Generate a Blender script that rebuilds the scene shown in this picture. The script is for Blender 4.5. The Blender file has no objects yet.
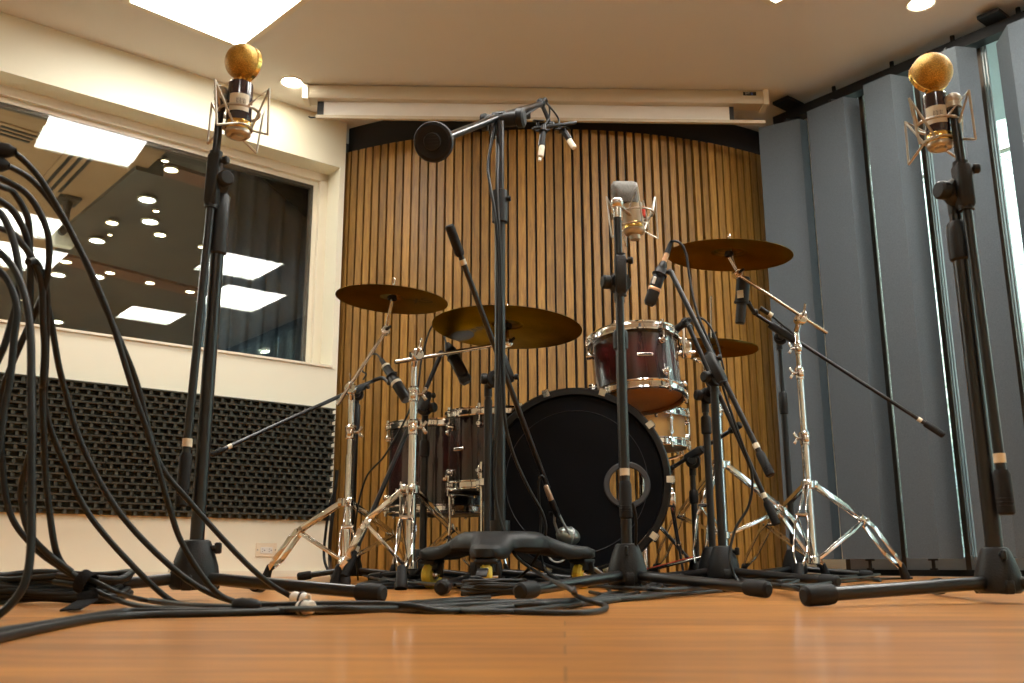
import bpy, bmesh, math, random
from mathutils import Vector, Matrix, Quaternion
random.seed(7)
SC = bpy.context.scene
COL = SC.collection
V = Vector
PI = math.pi
# ------------------------------------------------------------------ survey of the room
F, T, R = 947.5, .228816, .0034027          # focal length (px of the 1024 frame), tilt up, roll
A = .8859575                                # heading of the left wall
H = .0694                                   # lens height above the floor
DL, DR, CE = 4.6102, 4.4331, 2.6            # distances to left wall / right wall, ceiling height
CAM = V((0, 0, H))
uL = V((math.sin(A), math.cos(A), 0)); uR = V((-math.cos(A), math.sin(A), 0))
nL, nR = uR, uL                             # outward normals of left and right wall
Z = V((0, 0, 1))
def ray(px, py):
    a = (px - 512) / F; b = (341.5 - py) / F
    u = a * math.cos(R) + b * math.sin(R); v = -a * math.sin(R) + b * math.cos(R)
    return V((u, math.cos(T) - v * math.sin(T), math.sin(T) + v * math.cos(T)))
def P(px, py, zc): return CAM + ray(px, py) * zc
def atY(px, py, y): d = ray(px, py); return CAM + d * (y / d.y)
def atZ(px, py, z): d = ray(px, py); return CAM + d * ((z - H) / d.z)
def PF(px, py, z=0.0): return atZ(px, py, z)
def LW(s, z, off=0.0): return uL * s + nL * (DL + off) + Z * z       # point on the left wall
def RW(s, z, off=0.0): return uR * s + nR * (DR - off) + Z * z       # point on the right wall, off into the room
def zat(px, py, xy):                                                  # height where the pixel row crosses a vertical line
    d = ray(px, py); t = V((xy[0], xy[1])).length / V((d.x, d.y)).length
    return CAM.z + d.z * t
# ------------------------------------------------------------------ materials
MATS = {}
def mat(name, col=(.8, .8, .8), rough=.5, metal=0.0, emit=None, es=0.0, spec=.5, coat=0.0, bump=None, noise=None, aniso=0.0):
    if name in MATS: return MATS[name]
    m = bpy.data.materials.new(name); m.use_nodes = True
    nt = m.node_tree; b = nt.nodes['Principled BSDF']
    b.inputs['Base Color'].default_value = (*col, 1); b.inputs['Roughness'].default_value = rough
    b.inputs['Metallic'].default_value = metal; b.inputs['Specular IOR Level'].default_value = spec
    b.inputs['Coat Weight'].default_value = coat; b.inputs['Coat Roughness'].default_value = .08
    if aniso: b.inputs['Anisotropic'].default_value = aniso
    if emit: b.inputs['Emission Color'].default_value = (*emit, 1); b.inputs['Emission Strength'].default_value = es
    tc = nt.nodes.new('ShaderNodeTexCoord')
    if noise:                                # (scale, amount): slight wear in colour and gloss
        n = nt.nodes.new('ShaderNodeTexNoise'); n.inputs['Scale'].default_value = noise[0]; n.inputs['Detail'].default_value = 5
        nt.links.new(tc.outputs['Object'], n.inputs['Vector'])
        r = nt.nodes.new('ShaderNodeValToRGB'); k = noise[1]
        r.color_ramp.elements[0].position = .3; r.color_ramp.elements[1].position = .7
        r.color_ramp.elements[0].color = (*[c * (1 - k) for c in col], 1); r.color_ramp.elements[1].color = (*[min(1, c * (1 + k)) for c in col], 1)
        nt.links.new(n.outputs['Fac'], r.inputs['Fac']); nt.links.new(r.outputs['Color'], b.inputs['Base Color'])
    if bump:                                 # (scale, strength)
        n = nt.nodes.new('ShaderNodeTexNoise'); n.inputs['Scale'].default_value = bump[0]; n.inputs['Detail'].default_value = 3
        nt.links.new(tc.outputs['Object'], n.inputs['Vector'])
        bp = nt.nodes.new('ShaderNodeBump'); bp.inputs['Strength'].default_value = bump[1]; bp.inputs['Distance'].default_value = .002
        nt.links.new(n.outputs['Fac'], bp.inputs['Height']); nt.links.new(bp.outputs['Normal'], b.inputs['Normal'])
    MATS[name] = m
    return m
WALL = mat('cream_paint', (.87, .84, .68), .6, noise=(1.3, .03), bump=(180, .12))
CEIL = mat('beige_ceiling', (.76, .73, .67), .75, noise=(.8, .03), bump=(220, .1))
TRIM = mat('white_trim', (.80, .74, .60), .45, noise=(4, .03))
BLACKWALL = mat('black_header', (.012, .012, .014), .8, bump=(120, .3))
BACK = mat('black_backing', (.008, .008, .008), .9, noise=(5, .1))
BLK = mat('black_powder', (.007, .007, .008), .45, spec=.35, noise=(30, .12), bump=(400, .1))
BLKTUBE = mat('black_tube', (.008, .008, .009), .28, spec=.5, noise=(20, .15))
CAST = mat('cast_black', (.010, .011, .012), .48, spec=.35, noise=(40, .15), bump=(300, .3))
RUB = mat('rubber', (.008, .008, .0085), .6, spec=.3, noise=(50, .15), bump=(200, .2))
CABLE = mat('cable_jacket', (.007, .009, .0095), .46, spec=.35, noise=(12, .2))
CHROME = mat('chrome', (.80, .79, .77), .09, 1.0, noise=(15, .04))
STEEL = mat('dull_steel', (.62, .58, .53), .25, 1.0, noise=(25, .06))
NICKEL = mat('champagne_metal', (.46, .42, .345), .36, .55, noise=(40, .08))
GOLD = mat('gold', (.85, .56, .16), .22, 1.0, noise=(30, .08))
WHITE = mat('white_plastic', (.78, .76, .70), .4, noise=(20, .04))
LABEL = mat('cream_label', (.72, .66, .52), .5, noise=(60, .08))
COPPER = mat('copper_label', (.62, .36, .2), .35, .6, noise=(60, .1))
INK = mat('black_ink', (.01, .009, .008), .5, noise=(80, .1))
SILVERINK = mat('silver_ink', (.62, .62, .60), .4, noise=(80, .06))
REDINK = mat('red_band', (.75, .06, .03), .5, noise=(60, .1))
BLUEINK = mat('blue_band', (.05, .10, .35), .5, noise=(60, .1))
YELLOW = mat('yellow_urethane', (.62, .50, .05), .4, noise=(40, .12))
MICBLK = mat('microphone_black', (.007, .007, .008), .4, spec=.4, noise=(60, .15))
AUBERG = mat('aubergine_lacquer', (.035, .022, .03), .15, coat=.6, noise=(50, .1))
HOOP = mat('black_lacquer_hoop', (.004, .004, .005), .32, coat=.1, spec=.35, noise=(20, .2))
HEADBLK = mat('black_drumhead', (.003, .0035, .005), .5, spec=.10, noise=(6, .35), bump=(35, .15))
GREYCAST = mat('green_grey_metal', (.33, .37, .35), .3, .7, noise=(30, .1))
PANELF = mat('grey_acoustic_fabric', (.082, .097, .110), .92, noise=(260, .16), bump=(600, .5), spec=.2)
RUGM = mat('black_rug', (.016, .016, .017), .95, noise=(150, .3), bump=(350, .6), spec=.1)
DKBROWN = mat('dark_bronze_frame', (.075, .052, .035), .35, .3, noise=(15, .1))
BLACKALU = mat('black_aluminium', (.008, .008, .009), .6, spec=.3, noise=(20, .15))
GREYALU = mat('grey_aluminium', (.33, .35, .36), .4, .5, noise=(15, .06))
SCREENCASE = mat('screen_case', (.60, .53, .40), .4, noise=(6, .03))
SCREENCLOTH = mat('screen_cloth', (.80, .77, .70), .8, noise=(9, .03))
CURTAIN = mat('blue_curtain', (.075, .105, .15), .9, noise=(60, .2), spec=.1)
BLKSHEET = mat('black_sheet', (.008, .009, .012), .95, noise=(40, .2), spec=.1)
CRCEIL = mat('control_room_ceiling', (.070, .060, .050), .8, noise=(3, .2))
CRBROWN = mat('brown_soffit', (.31, .175, .085), .7, noise=(2, .12))
CRBEAM = mat('brown_beam', (.15, .055, .028), .6, noise=(6, .15))
CRWALL = mat('control_room_wall', (.07, .06, .055), .85, noise=(2, .2))
def emis(name, col, s):
    return mat(name, (.8, .8, .8), .5, emit=col, es=s, noise=(3, .01))
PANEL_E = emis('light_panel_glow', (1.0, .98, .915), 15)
DOWN_E = emis('downlight_glow', (1.0, .93, .78), 60)
DOWNW_E = emis('warm_downlight_glow', (1.0, .80, .52), 14)
DOWNC_E = emis('cool_downlight_glow', (1.0, .97, .90), 12)

def nodes(name):
    m = bpy.data.materials.new(name); m.use_nodes = True; MATS[name] = m
    return m, m.node_tree, m.node_tree.nodes['Principled BSDF']
def N(nt, t, **k):
    n = nt.nodes.new(t)
    for a, v in k.items(): setattr(n, a, v)
    return n
# floor boards
m, nt, b = nodes('floor_boards'); FLOOR = m
tc = N(nt, 'ShaderNodeTexCoord'); mp = N(nt, 'ShaderNodeMapping'); mp.inputs['Rotation'].default_value = (0, 0, math.radians(3))
nt.links.new(tc.outputs['Object'], mp.inputs['Vector'])
br = N(nt, 'ShaderNodeTexBrick'); br.inputs['Scale'].default_value = 1; br.inputs['Brick Width'].default_value = 1.4; br.inputs['Row Height'].default_value = .085
br.inputs['Mortar Size'].default_value = .0006; br.inputs['Bias'].default_value = 0
br.inputs['Color1'].default_value = (.62, .255, .040, 1); br.inputs['Color2'].default_value = (.45, .17, .026, 1); br.inputs['Mortar'].default_value = (.12, .045, .014, 1)
nt.links.new(mp.outputs['Vector'], br.inputs['Vector'])
m2 = N(nt, 'ShaderNodeMapping'); m2.inputs['Scale'].default_value = (2.2, 26, 1); nt.links.new(mp.outputs['Vector'], m2.inputs['Vector'])
ns = N(nt, 'ShaderNodeTexNoise'); ns.inputs['Scale'].default_value = 1.6; ns.inputs['Detail'].default_value = 7; ns.inputs['Roughness'].default_value = .65
nt.links.new(m2.outputs['Vector'], ns.inputs['Vector'])
rp = N(nt, 'ShaderNodeValToRGB'); rp.color_ramp.elements[0].position = .3; rp.color_ramp.elements[0].color = (.42, .40, .38, 1)
rp.color_ramp.elements[1].position = .75; rp.color_ramp.elements[1].color = (1.42, 1.40, 1.35, 1); nt.links.new(ns.outputs['Fac'], rp.inputs['Fac'])
mx = N(nt, 'ShaderNodeMix', data_type='RGBA', blend_type='MULTIPLY'); mx.inputs['Factor'].default_value = 1
nt.links.new(br.outputs['Color'], mx.inputs['A']); nt.links.new(rp.outputs['Color'], mx.inputs['B']); nt.links.new(mx.outputs['Result'], b.inputs['Base Color'])
b.inputs['Roughness'].default_value = .36; b.inputs['Coat Weight'].default_value = .3; b.inputs['Coat Roughness'].default_value = .10
bp = N(nt, 'ShaderNodeBump'); bp.inputs['Strength'].default_value = .08; bp.inputs['Distance'].default_value = .001
nt.links.new(ns.outputs['Fac'], bp.inputs['Height']); nt.links.new(bp.outputs['Normal'], b.inputs['Normal'])
# slats: per-slat tone from a mesh attribute, grain along the slat
m, nt, b = nodes('slat_wood'); SLAT = m
at_ = N(nt, 'ShaderNodeAttribute', attribute_name='tone')
tc = N(nt, 'ShaderNodeTexCoord'); mp = N(nt, 'ShaderNodeMapping'); mp.inputs['Scale'].default_value = (34, 34, 2.6)
nt.links.new(tc.outputs['Object'], mp.inputs['Vector'])
ns = N(nt, 'ShaderNodeTexNoise'); ns.inputs['Scale'].default_value = 2.2; ns.inputs['Detail'].default_value = 7; ns.inputs['Roughness'].default_value = .72; ns.inputs['Distortion'].default_value = .5
nt.links.new(mp.outputs['Vector'], ns.inputs['Vector'])
rp = N(nt, 'ShaderNodeValToRGB'); e = rp.color_ramp.elements
e[0].position = .28; e[0].color = (.15, .066, .010, 1); e[1].position = .72; e[1].color = (.45, .240, .046, 1)
nt.links.new(ns.outputs['Fac'], rp.inputs['Fac'])
hs = N(nt, 'ShaderNodeHueSaturation'); nt.links.new(rp.outputs['Color'], hs.inputs['Color'])
nt.links.new(at_.outputs['Fac'], hs.inputs['Value']); nt.links.new(hs.outputs['Color'], b.inputs['Base Color'])
b.inputs['Roughness'].default_value = .48
# cymbal bronze: lathe grooves from the radius
def bronze(name, c0, c1, rough):
    m, nt, b = nodes(name)
    tc = N(nt, 'ShaderNodeTexCoord')
    ln = N(nt, 'ShaderNodeVectorMath', operation='LENGTH'); nt.links.new(tc.outputs['Object'], ln.inputs[0])
    n1 = N(nt, 'ShaderNodeTexNoise', noise_dimensions='1D'); n1.inputs['Scale'].default_value = 260; n1.inputs['Detail'].default_value = 4
    nt.links.new(ln.outputs['Value'], n1.inputs['W'])
    n2 = N(nt, 'ShaderNodeTexNoise'); n2.inputs['Scale'].default_value = 7; n2.inputs['Detail'].default_value = 6; nt.links.new(tc.outputs['Object'], n2.inputs['Vector'])
    ad = N(nt, 'ShaderNodeMath', operation='MULTIPLY_ADD'); ad.inputs[1].default_value = .45
    nt.links.new(n1.outputs['Fac'], ad.inputs[0]); nt.links.new(n2.outputs['Fac'], ad.inputs[2])
    rp = N(nt, 'ShaderNodeValToRGB'); e = rp.color_ramp.elements
    e[0].position = .50; e[0].color = (*c0, 1); e[1].position = .92; e[1].color = (*c1, 1)
    nt.links.new(ad.outputs[0], rp.inputs['Fac']); nt.links.new(rp.outputs['Color'], b.inputs['Base Color'])
    b.inputs['Metallic'].default_value = 1.0; b.inputs['Roughness'].default_value = rough; b.inputs['Specular Tint'].default_value = (.55, .42, .24, 1)
    bp = N(nt, 'ShaderNodeBump'); bp.inputs['Strength'].default_value = .25; bp.inputs['Distance'].default_value = .0006
    nt.links.new(n1.outputs['Fac'], bp.inputs['Height']); nt.links.new(bp.outputs['Normal'], b.inputs['Normal'])
    return m
BRONZE = bronze('aged_bronze', (.065, .040, .014), (.23, .140, .050), .38)
BRONZE2 = bronze('polished_bronze', (.12, .070, .018), (.34, .20, .058), .34)
# burst lacquer of the drum shells: wine in the middle of the shell, black towards both hoops
def burst(name, z0, z1, axis_local):
    m, nt, b = nodes(name)
    tc = N(nt, 'ShaderNodeTexCoord'); dt = N(nt, 'ShaderNodeVectorMath', operation='DOT_PRODUCT'); dt.inputs[1].default_value = axis_local
    nt.links.new(tc.outputs['Object'], dt.inputs[0])
    mr = N(nt, 'ShaderNodeMapRange'); mr.inputs['From Min'].default_value = z0; mr.inputs['From Max'].default_value = z1
    nt.links.new(dt.outputs['Value'], mr.inputs['Value'])
    rp = N(nt, 'ShaderNodeValToRGB'); e = rp.color_ramp.elements
    e[0].position = .08; e[0].color = (.006, .004, .006, 1); e[1].position = .95; e[1].color = (.006, .004, .006, 1)
    q = e.new(.35); q.color = (.040, .005, .006, 1); q = e.new(.62); q.color = (.040, .005, .006, 1)
    nt.links.new(mr.outputs['Result'], rp.inputs['Fac'])
    ns = N(nt, 'ShaderNodeTexNoise'); ns.inputs['Scale'].default_value = 22; ns.inputs['Detail'].default_value = 5
    nt.links.new(tc.outputs['Object'], ns.inputs['Vector'])
    r2 = N(nt, 'ShaderNodeValToRGB'); r2.color_ramp.elements[0].position = .35; r2.color_ramp.elements[0].color = (.4, .4, .4, 1)
    r2.color_ramp.elements[1].position = .7; r2.color_ramp.elements[1].color = (1.7, 1.5, 1.4, 1); nt.links.new(ns.outputs['Fac'], r2.inputs['Fac'])
    mx = N(nt, 'ShaderNodeMix', data_type='RGBA', blend_type='MULTIPLY'); mx.inputs['Factor'].default_value = 1
    nt.links.new(rp.outputs['Color'], mx.inputs['A']); nt.links.new(r2.outputs['Color'], mx.inputs['B']); nt.links.new(mx.outputs['Result'], b.inputs['Base Color'])
    b.inputs['Roughness'].default_value = .22; b.inputs['Coat Weight'].default_value = 1; b.inputs['Coat Roughness'].default_value = .03
    return m
MAPLE = mat('maple_ply', (.60, .33, .09), .35, coat=.4, noise=(9, .15))
AMBERHEAD = mat('amber_drumhead', (.52, .27, .09), .35, noise=(8, .18))
WHITEHEAD = mat('white_drumhead', (.75, .72, .65), .5, noise=(8, .05))
GRILLE = None
def grille(name, col, metal, scale):
    m, nt, b = nodes(name)
    tc = N(nt, 'ShaderNodeTexCoord'); v = N(nt, 'ShaderNodeTexVoronoi'); v.inputs['Scale'].default_value = scale
    nt.links.new(tc.outputs['Object'], v.inputs['Vector'])
    rp = N(nt, 'ShaderNodeValToRGB'); e = rp.color_ramp.elements
    e[0].position = .15; e[0].color = (*col, 1); e[1].position = .6; e[1].color = (*[c * .35 for c in col], 1)
    nt.links.new(v.outputs['Distance'], rp.inputs['Fac']); nt.links.new(rp.outputs['Color'], b.inputs['Base Color'])
    b.inputs['Metallic'].default_value = metal; b.inputs['Roughness'].default_value = .42
    bp = N(nt, 'ShaderNodeBump'); bp.inputs['Strength'].default_value = .5; bp.inputs['Distance'].default_value = .001; bp.invert = True
    nt.links.new(v.outputs['Distance'], bp.inputs['Height']); nt.links.new(bp.outputs['Normal'], b.inputs['Normal'])
    return m
GOLDMESH = grille('gold_mesh', (.92, .52, .085), .55, 700)
GREYMESH = grille('grey_mesh', (.27, .25, .22), .45, 650)
BLKMESH = grille('black_mesh', (.05, .05, .05), .3, 600)
# panes
def glass(name, refl, tint):
    m = bpy.data.materials.new(name); m.use_nodes = True; nt = m.node_tree; nt.nodes.clear()
    o = N(nt, 'ShaderNodeOutputMaterial'); mx = N(nt, 'ShaderNodeMixShader'); t = N(nt, 'ShaderNodeBsdfTransparent'); g = N(nt, 'ShaderNodeBsdfGlossy')
    t.inputs['Color'].default_value = (*tint, 1); g.inputs['Roughness'].default_value = .0; g.inputs['Color'].default_value = (1, 1, 1, 1)
    lw = N(nt, 'ShaderNodeFresnel'); lw.inputs['IOR'].default_value = 1.35
    ad = N(nt, 'ShaderNodeMath', operation='MULTIPLY_ADD'); ad.inputs[1].default_value = .35; ad.inputs[2].default_value = refl; ad.use_clamp = True
    nt.links.new(lw.outputs['Fac'], ad.inputs[0])
    nt.links.new(ad.outputs[0], mx.inputs['Fac']); nt.links.new(t.outputs[0], mx.inputs[1]); nt.links.new(g.outputs[0], mx.inputs[2]); nt.links.new(mx.outputs[0], o.inputs[0])
    MATS[name] = m; return m
CRGLASS = glass('control_room_glass', .024, (.95, .97, .96))
WINGLASS = glass('window_glass', .0, (.92, .96, .94))
CLEARHEAD = glass('clear_drumhead', .02, (.9, .88, .82))
# ------------------------------------------------------------------ mesh builder
def basis(ax, up=None):
    z = V(ax).normalized()
    if up is None: up = Z if abs(z.z) < .95 else V((0, 1, 0))
    x = V(up).cross(z)
    if x.length < 1e-6: x = V((1, 0, 0)).cross(z)
    x.normalize(); y = z.cross(x)
    return x, y, z
class MB:
    def __init__(s): s.v = []; s.f = []; s.tone = None
    def add(s, vs, fs):
        o = len(s.v); s.v += [V(p) for p in vs]; s.f += [[i + o for i in f] for f in fs]; return s
    def tube(s, pts, r, n=10, caps=True, closed=False):
        pts = [V(p) for p in pts]; k = len(pts); rs = r if isinstance(r, (list, tuple)) else [r] * k
        vs, fs = [], []; x = None
        for i, p in enumerate(pts):
            if closed: t = pts[(i + 1) % k] - pts[i - 1]
            else: t = (pts[min(i + 1, k - 1)] - pts[max(i - 1, 0)])
            if t.length < 1e-9: t = Z.copy()
            t.normalize()
            if x is None: x, y, _ = basis(t)
            else:
                x = x - t * x.dot(t)
                if x.length < 1e-6: x, y, _ = basis(t)
                x.normalize(); y = t.cross(x)
            for j in range(n):
                a = 2 * PI * j / n; vs.append(p + (x * math.cos(a) + y * math.sin(a)) * rs[i])
        for i in range(k if closed else k - 1):
            a, b2 = i * n, ((i + 1) % k) * n
            for j in range(n): fs.append([a + j, a + (j + 1) % n, b2 + (j + 1) % n, b2 + j])
        if caps and not closed: fs.append(list(range(n))[::-1]); fs.append([(k - 1) * n + j for j in range(n)])
        return s.add(vs, fs)
    def cyl(s, a, b, r, n=16, r2=None): return s.tube([a, b], [r, r if r2 is None else r2], n)
    def lathe(s, prof, o, ax, n=32, up=None, sx=1, sy=1):
        x, y, z = basis(ax, up); o = V(o); vs, fs, rings = [], [], []
        for r, h in prof:
            if r < 1e-6: rings.append([len(vs)]); vs.append(o + z * h)
            else:
                rings.append(list(range(len(vs), len(vs) + n)))
                for j in range(n):
                    a = 2 * PI * j / n; vs.append(o + z * h + x * (math.cos(a) * r * sx) + y * (math.sin(a) * r * sy))
        for q, w in zip(rings, rings[1:]):
            if len(q) == 1 and len(w) == 1: continue
            for j in range(n):
                if len(q) == 1: fs.append([q[0], w[(j + 1) % n], w[j]])
                elif len(w) == 1: fs.append([q[j], q[(j + 1) % n], w[0]])
                else: fs.append([q[j], q[(j + 1) % n], w[(j + 1) % n], w[j]])
        return s.add(vs, fs)
    def box(s, c, size, ax=(0, 0, 1), up=None, bev=0):
        x, y, z = basis(ax, up); c = V(c); hx, hy, hz = [q / 2 for q in size]; vs, fs = [], []
        if bev <= 0:
            for i in (-1, 1):
                for j in (-1, 1):
                    for k in (-1, 1): vs.append(c + x * hx * i + y * hy * j + z * hz * k)
            fs = [[0, 1, 3, 2], [4, 6, 7, 5], [0, 4, 5, 1], [2, 3, 7, 6], [0, 2, 6, 4], [1, 5, 7, 3]]
            return s.add(vs, fs)
        # rounded in plan, chamfered at both ends
        pl = []
        bv = min(bev, hx * .95, hy * .95)
        for cx_, cy_, a0 in ((hx - bv, hy - bv, 0), (-hx + bv, hy - bv, 90), (-hx + bv, -hy + bv, 180), (hx - bv, -hy + bv, 270)):
            for q in range(4):
                a = math.radians(a0 + q * 30); pl.append((cx_, cy_, math.cos(a), math.sin(a)))
        bz = min(bv, hz * .8); k = len(pl)
        for h, rr in ((-hz, .35), (-hz + bz, 1), (hz - bz, 1), (hz, .35)):
            for px_, py_, ca, sa in pl: vs.append(c + x * (px_ + ca * bv * rr) + y * (py_ + sa * bv * rr) + z * h)
        for i in range(3):
            for j in range(k): fs.append([i * k + j, i * k + (j + 1) % k, (i + 1) * k + (j + 1) % k, (i + 1) * k + j])
        fs.append(list(range(k))[::-1]); fs.append([3 * k + j for j in range(k)])
        return s.add(vs, fs)
    def bar(s, a, b, w, h, up=None, bev=0):            # flat bar from a to b: w sideways, h along up
        a, b = V(a), V(b); return s.box((a + b) / 2, (w, h, (b - a).length), b - a, up or Z, bev)
    def prism(s, poly, z0, z1):
        k = len(poly); vs = [V((p[0], p[1], z0)) for p in poly] + [V((p[0], p[1], z1)) for p in poly]
        fs = [list(range(k))[::-1], [k + i for i in range(k)]] + [[i, (i + 1) % k, k + (i + 1) % k, k + i] for i in range(k)]
        return s.add(vs, fs)
    def sphere(s, c, r, ax=(0, 0, 1), sc=(1, 1, 1), n=20, m_=12):
        x, y, z = basis(ax); c = V(c); vs, fs = [c - z * r * sc[2]], []
        for i in range(1, m_):
            p = -PI / 2 + PI * i / m_
            for j in range(n):
                a = 2 * PI * j / n; vs.append(c + x * (math.cos(p) * math.cos(a) * r * sc[0]) + y * (math.cos(p) * math.sin(a) * r * sc[1]) + z * (math.sin(p) * r * sc[2]))
        vs.append(c + z * r * sc[2]); top = len(vs) - 1
        for j in range(n): fs.append([0, 1 + (j + 1) % n, 1 + j])
        for i in range(m_ - 2):
            for j in range(n): fs.append([1 + i * n + j, 1 + i * n + (j + 1) % n, 1 + (i + 1) * n + (j + 1) % n, 1 + (i + 1) * n + j])
        for j in range(n): fs.append([1 + (m_ - 2) * n + j, 1 + (m_ - 2) * n + (j + 1) % n, top])
        return s.add(vs, fs)
    def torus(s, c, ax, R_, r, n=32, k=8, sx=1, sy=1):
        x, y, z = basis(ax); c = V(c)
        return s.tube([c + x * (R_ * sx * math.cos(2 * PI * i / n)) + y * (R_ * sy * math.sin(2 * PI * i / n)) for i in range(n)], r, k, closed=True)
    def face(s, pts): return s.add(pts, [list(range(len(pts)))])
    def build(s, name, m, parent=None, smooth=35):
        o0 = ROOTLOC.get(parent.name, V((0, 0, 0))) if parent else V((0, 0, 0))
        me = bpy.data.meshes.new(name); me.from_pydata([v - o0 for v in s.v], [], s.f)
        bm = bmesh.new(); bm.from_mesh(me); bmesh.ops.recalc_face_normals(bm, faces=bm.faces); bm.to_mesh(me); bm.free()
        if smooth:
            me.polygons.foreach_set('use_smooth', [True] * len(me.polygons)); me.set_sharp_from_angle(angle=math.radians(smooth))
        me.materials.append(m)
        o = bpy.data.objects.new(name, me); COL.objects.link(o)
        if parent: o.parent = parent; ROOTLOC[o.name] = o0
        return o
ROOTLOC = {}
def thing(name, loc, label, cat, group=None):
    o = bpy.data.objects.new(name, None); COL.objects.link(o); o.location = loc; o.empty_display_size = .05
    o['label'] = label; o['category'] = cat
    if group: o['group'] = group
    ROOTLOC[o.name] = V(loc); return o
def centred(o):                                   # move a top-level mesh's origin to its base
    vs = [v.co for v in o.data.vertices]
    c = V((sum(v.x for v in vs) / len(vs), sum(v.y for v in vs) / len(vs), min(v.z for v in vs)))
    o.data.transform(Matrix.Translation(-c)); o.location = c
def tag(o, label, cat, group=None, centre=True):
    o['label'] = label; o['category'] = cat
    if group: o['group'] = group
    if centre: centred(o)
    return o
def struct(o): o['kind'] = 'structure'; return o
def copy_tree(o, parent=None):
    c = o.copy(); COL.objects.link(c); c.parent = parent
    for ch in [q for q in bpy.data.objects if q.parent == o]: copy_tree(ch, c)
    return c
def spline(pts, step=8):
    pts = [V(p) for p in pts]; q = [pts[0] * 2 - pts[1]] + pts + [pts[-1] * 2 - pts[-2]]; out = []
    for i in range(1, len(q) - 2):
        p0, p1, p2, p3 = q[i - 1:i + 3]
        for k in range(step):
            t = k / step
            out.append(.5 * ((2 * p1) + (p2 - p0) * t + (2 * p0 - 5 * p1 + 4 * p2 - p3) * t * t + (3 * p1 - p0 - 3 * p2 + p3) * t ** 3))
    out.append(pts[-1]); return out
def text_mesh(txt, size, o, right, up, parent, name, m, depth=.0004, align='CENTER'):
    cu = bpy.data.curves.new('lettering', 'FONT'); cu.body = txt; cu.size = size; cu.align_x = align; cu.align_y = 'CENTER'; cu.extrude = depth; cu.resolution_u = 3
    to = bpy.data.objects.new('lettering', cu); COL.objects.link(to)
    dg = bpy.context.evaluated_depsgraph_get(); me = bpy.data.meshes.new_from_object(to.evaluated_get(dg))
    bpy.data.objects.remove(to); bpy.data.curves.remove(cu)
    right = V(right).normalized(); up = (V(up) - right * V(up).dot(right)).normalized(); nrm = right.cross(up)
    M = Matrix((right, up, nrm)).transposed().to_4x4(); M.translation = V(o) - ROOTLOC[parent.name]
    me.transform(M); me.materials.clear(); me.materials.append(m)
    ob = bpy.data.objects.new(name, me); COL.objects.link(ob); ob.parent = parent; ROOTLOC[ob.name] = ROOTLOC[parent.name]
    return ob
# ================================================================== ROOM SHELL
def lbox(mb, s0, s1, z0, z1, o0, o1): return mb.box(LW((s0 + s1) / 2, (z0 + z1) / 2, (o0 + o1) / 2), (abs(o1 - o0), abs(s1 - s0), z1 - z0), Z, -uL)
def rbox(mb, s0, s1, z0, z1, o0, o1): return mb.box(RW((s0 + s1) / 2, (z0 + z1) / 2, (o0 + o1) / 2), (abs(o1 - o0), abs(s1 - s0), z1 - z0), Z, -uR)
def rect(s0, s1, n0, n1): return [uL * s + nL * n for s, n in ((s0, n0), (s1, n0), (s1, n1), (s0, n1))]
S0, N0 = -3.4, -2.8                                             # walls behind the camera
mb = MB(); mb.prism(rect(S0 - .2, DR + .3, N0 - .2, DL + .3), -.1, 0); struct(mb.build('floor', FLOOR, smooth=0))
mb = MB(); mb.prism(rect(S0 - .2, DR + .1, N0 - .2, DL + .3), CE, CE + .1); struct(mb.build('ceiling', CEIL, smooth=0))
WS0, WS1, WZ0, WZ1 = -1.3, 2.478, 1.118, 2.308                  # control-room window opening
WE = 2.512                                                      # where the left wall ends at the slats
mb = MB(); TH = .30
lbox(mb, S0, WE, 0, WZ0, 0, TH); lbox(mb, S0, WE, WZ1, CE, 0, TH); lbox(mb, S0, WS0, WZ0, WZ1, 0, TH); lbox(mb, WS1, WE, WZ0, WZ1, 0, TH)
struct(mb.build('wall_left', WALL, smooth=0))
mb = MB(); mb.prism(rect(S0 - .2, S0, N0 - .2, DL + .3), 0, CE); struct(mb.build('wall_rear', WALL, smooth=0))
mb = MB(); mb.prism(rect(S0, DR + .3, N0 - .2, N0), 0, CE); struct(mb.build('wall_near', WALL, smooth=0))
mb = MB(); lbox(mb, S0, WE, 0, .026, -.014, 0.0); lbox(mb, S0, WE, .026, .031, -.010, 0); struct(mb.build('baseboard_left', TRIM, smooth=0))
# window frame, set back in the opening
mb = MB()
lbox(mb, WS0, WS1, WZ0, WZ0 + .012, -.012, .2)                   # stool with a small nosing
lbox(mb, WS0, WS1, WZ1 - .05, WZ1, .14, .2); lbox(mb, WS1 - .05, WS1, WZ0, WZ1, .14, .2)
lbox(mb, WS0, WS1, WZ0 + .012, WZ0 + .03, .15, .2); lbox(mb, WS0, WS0 + .05, WZ0, WZ1, .14, .2)
lbox(mb, WS0, WS1, WZ1 - .075, WZ1 - .05, .17, .2); lbox(mb, WS1 - .075, WS1 - .05, WZ0, WZ1, .17, .2)
wf = struct(mb.build('window_1', TRIM, smooth=0))
mb = MB(); lbox(mb, WS0, WS1, WZ1 - .095, WZ1 - .075, .176, .205); lbox(mb, WS1 - .09, WS1 - .075, WZ0, WZ1, .176, .205); lbox(mb, WS0, WS1, WZ0 + .03, WZ0 + .042, .176, .205)
mb.build('gasket', DKBROWN, wf, smooth=0)
mb = MB(); lbox(mb, WS0 + .04, WS1 - .06, WZ0 + .02, WZ1 - .06, .172, .176); mb.build('pane', CRGLASS, wf, smooth=0)
mb = MB(); lbox(mb, WS0 + .04, WS1 - .06, WZ0 + .02, WZ1 - .06, .222, .226); mb.build('pane', CRGLASS, wf, smooth=0)
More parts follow.
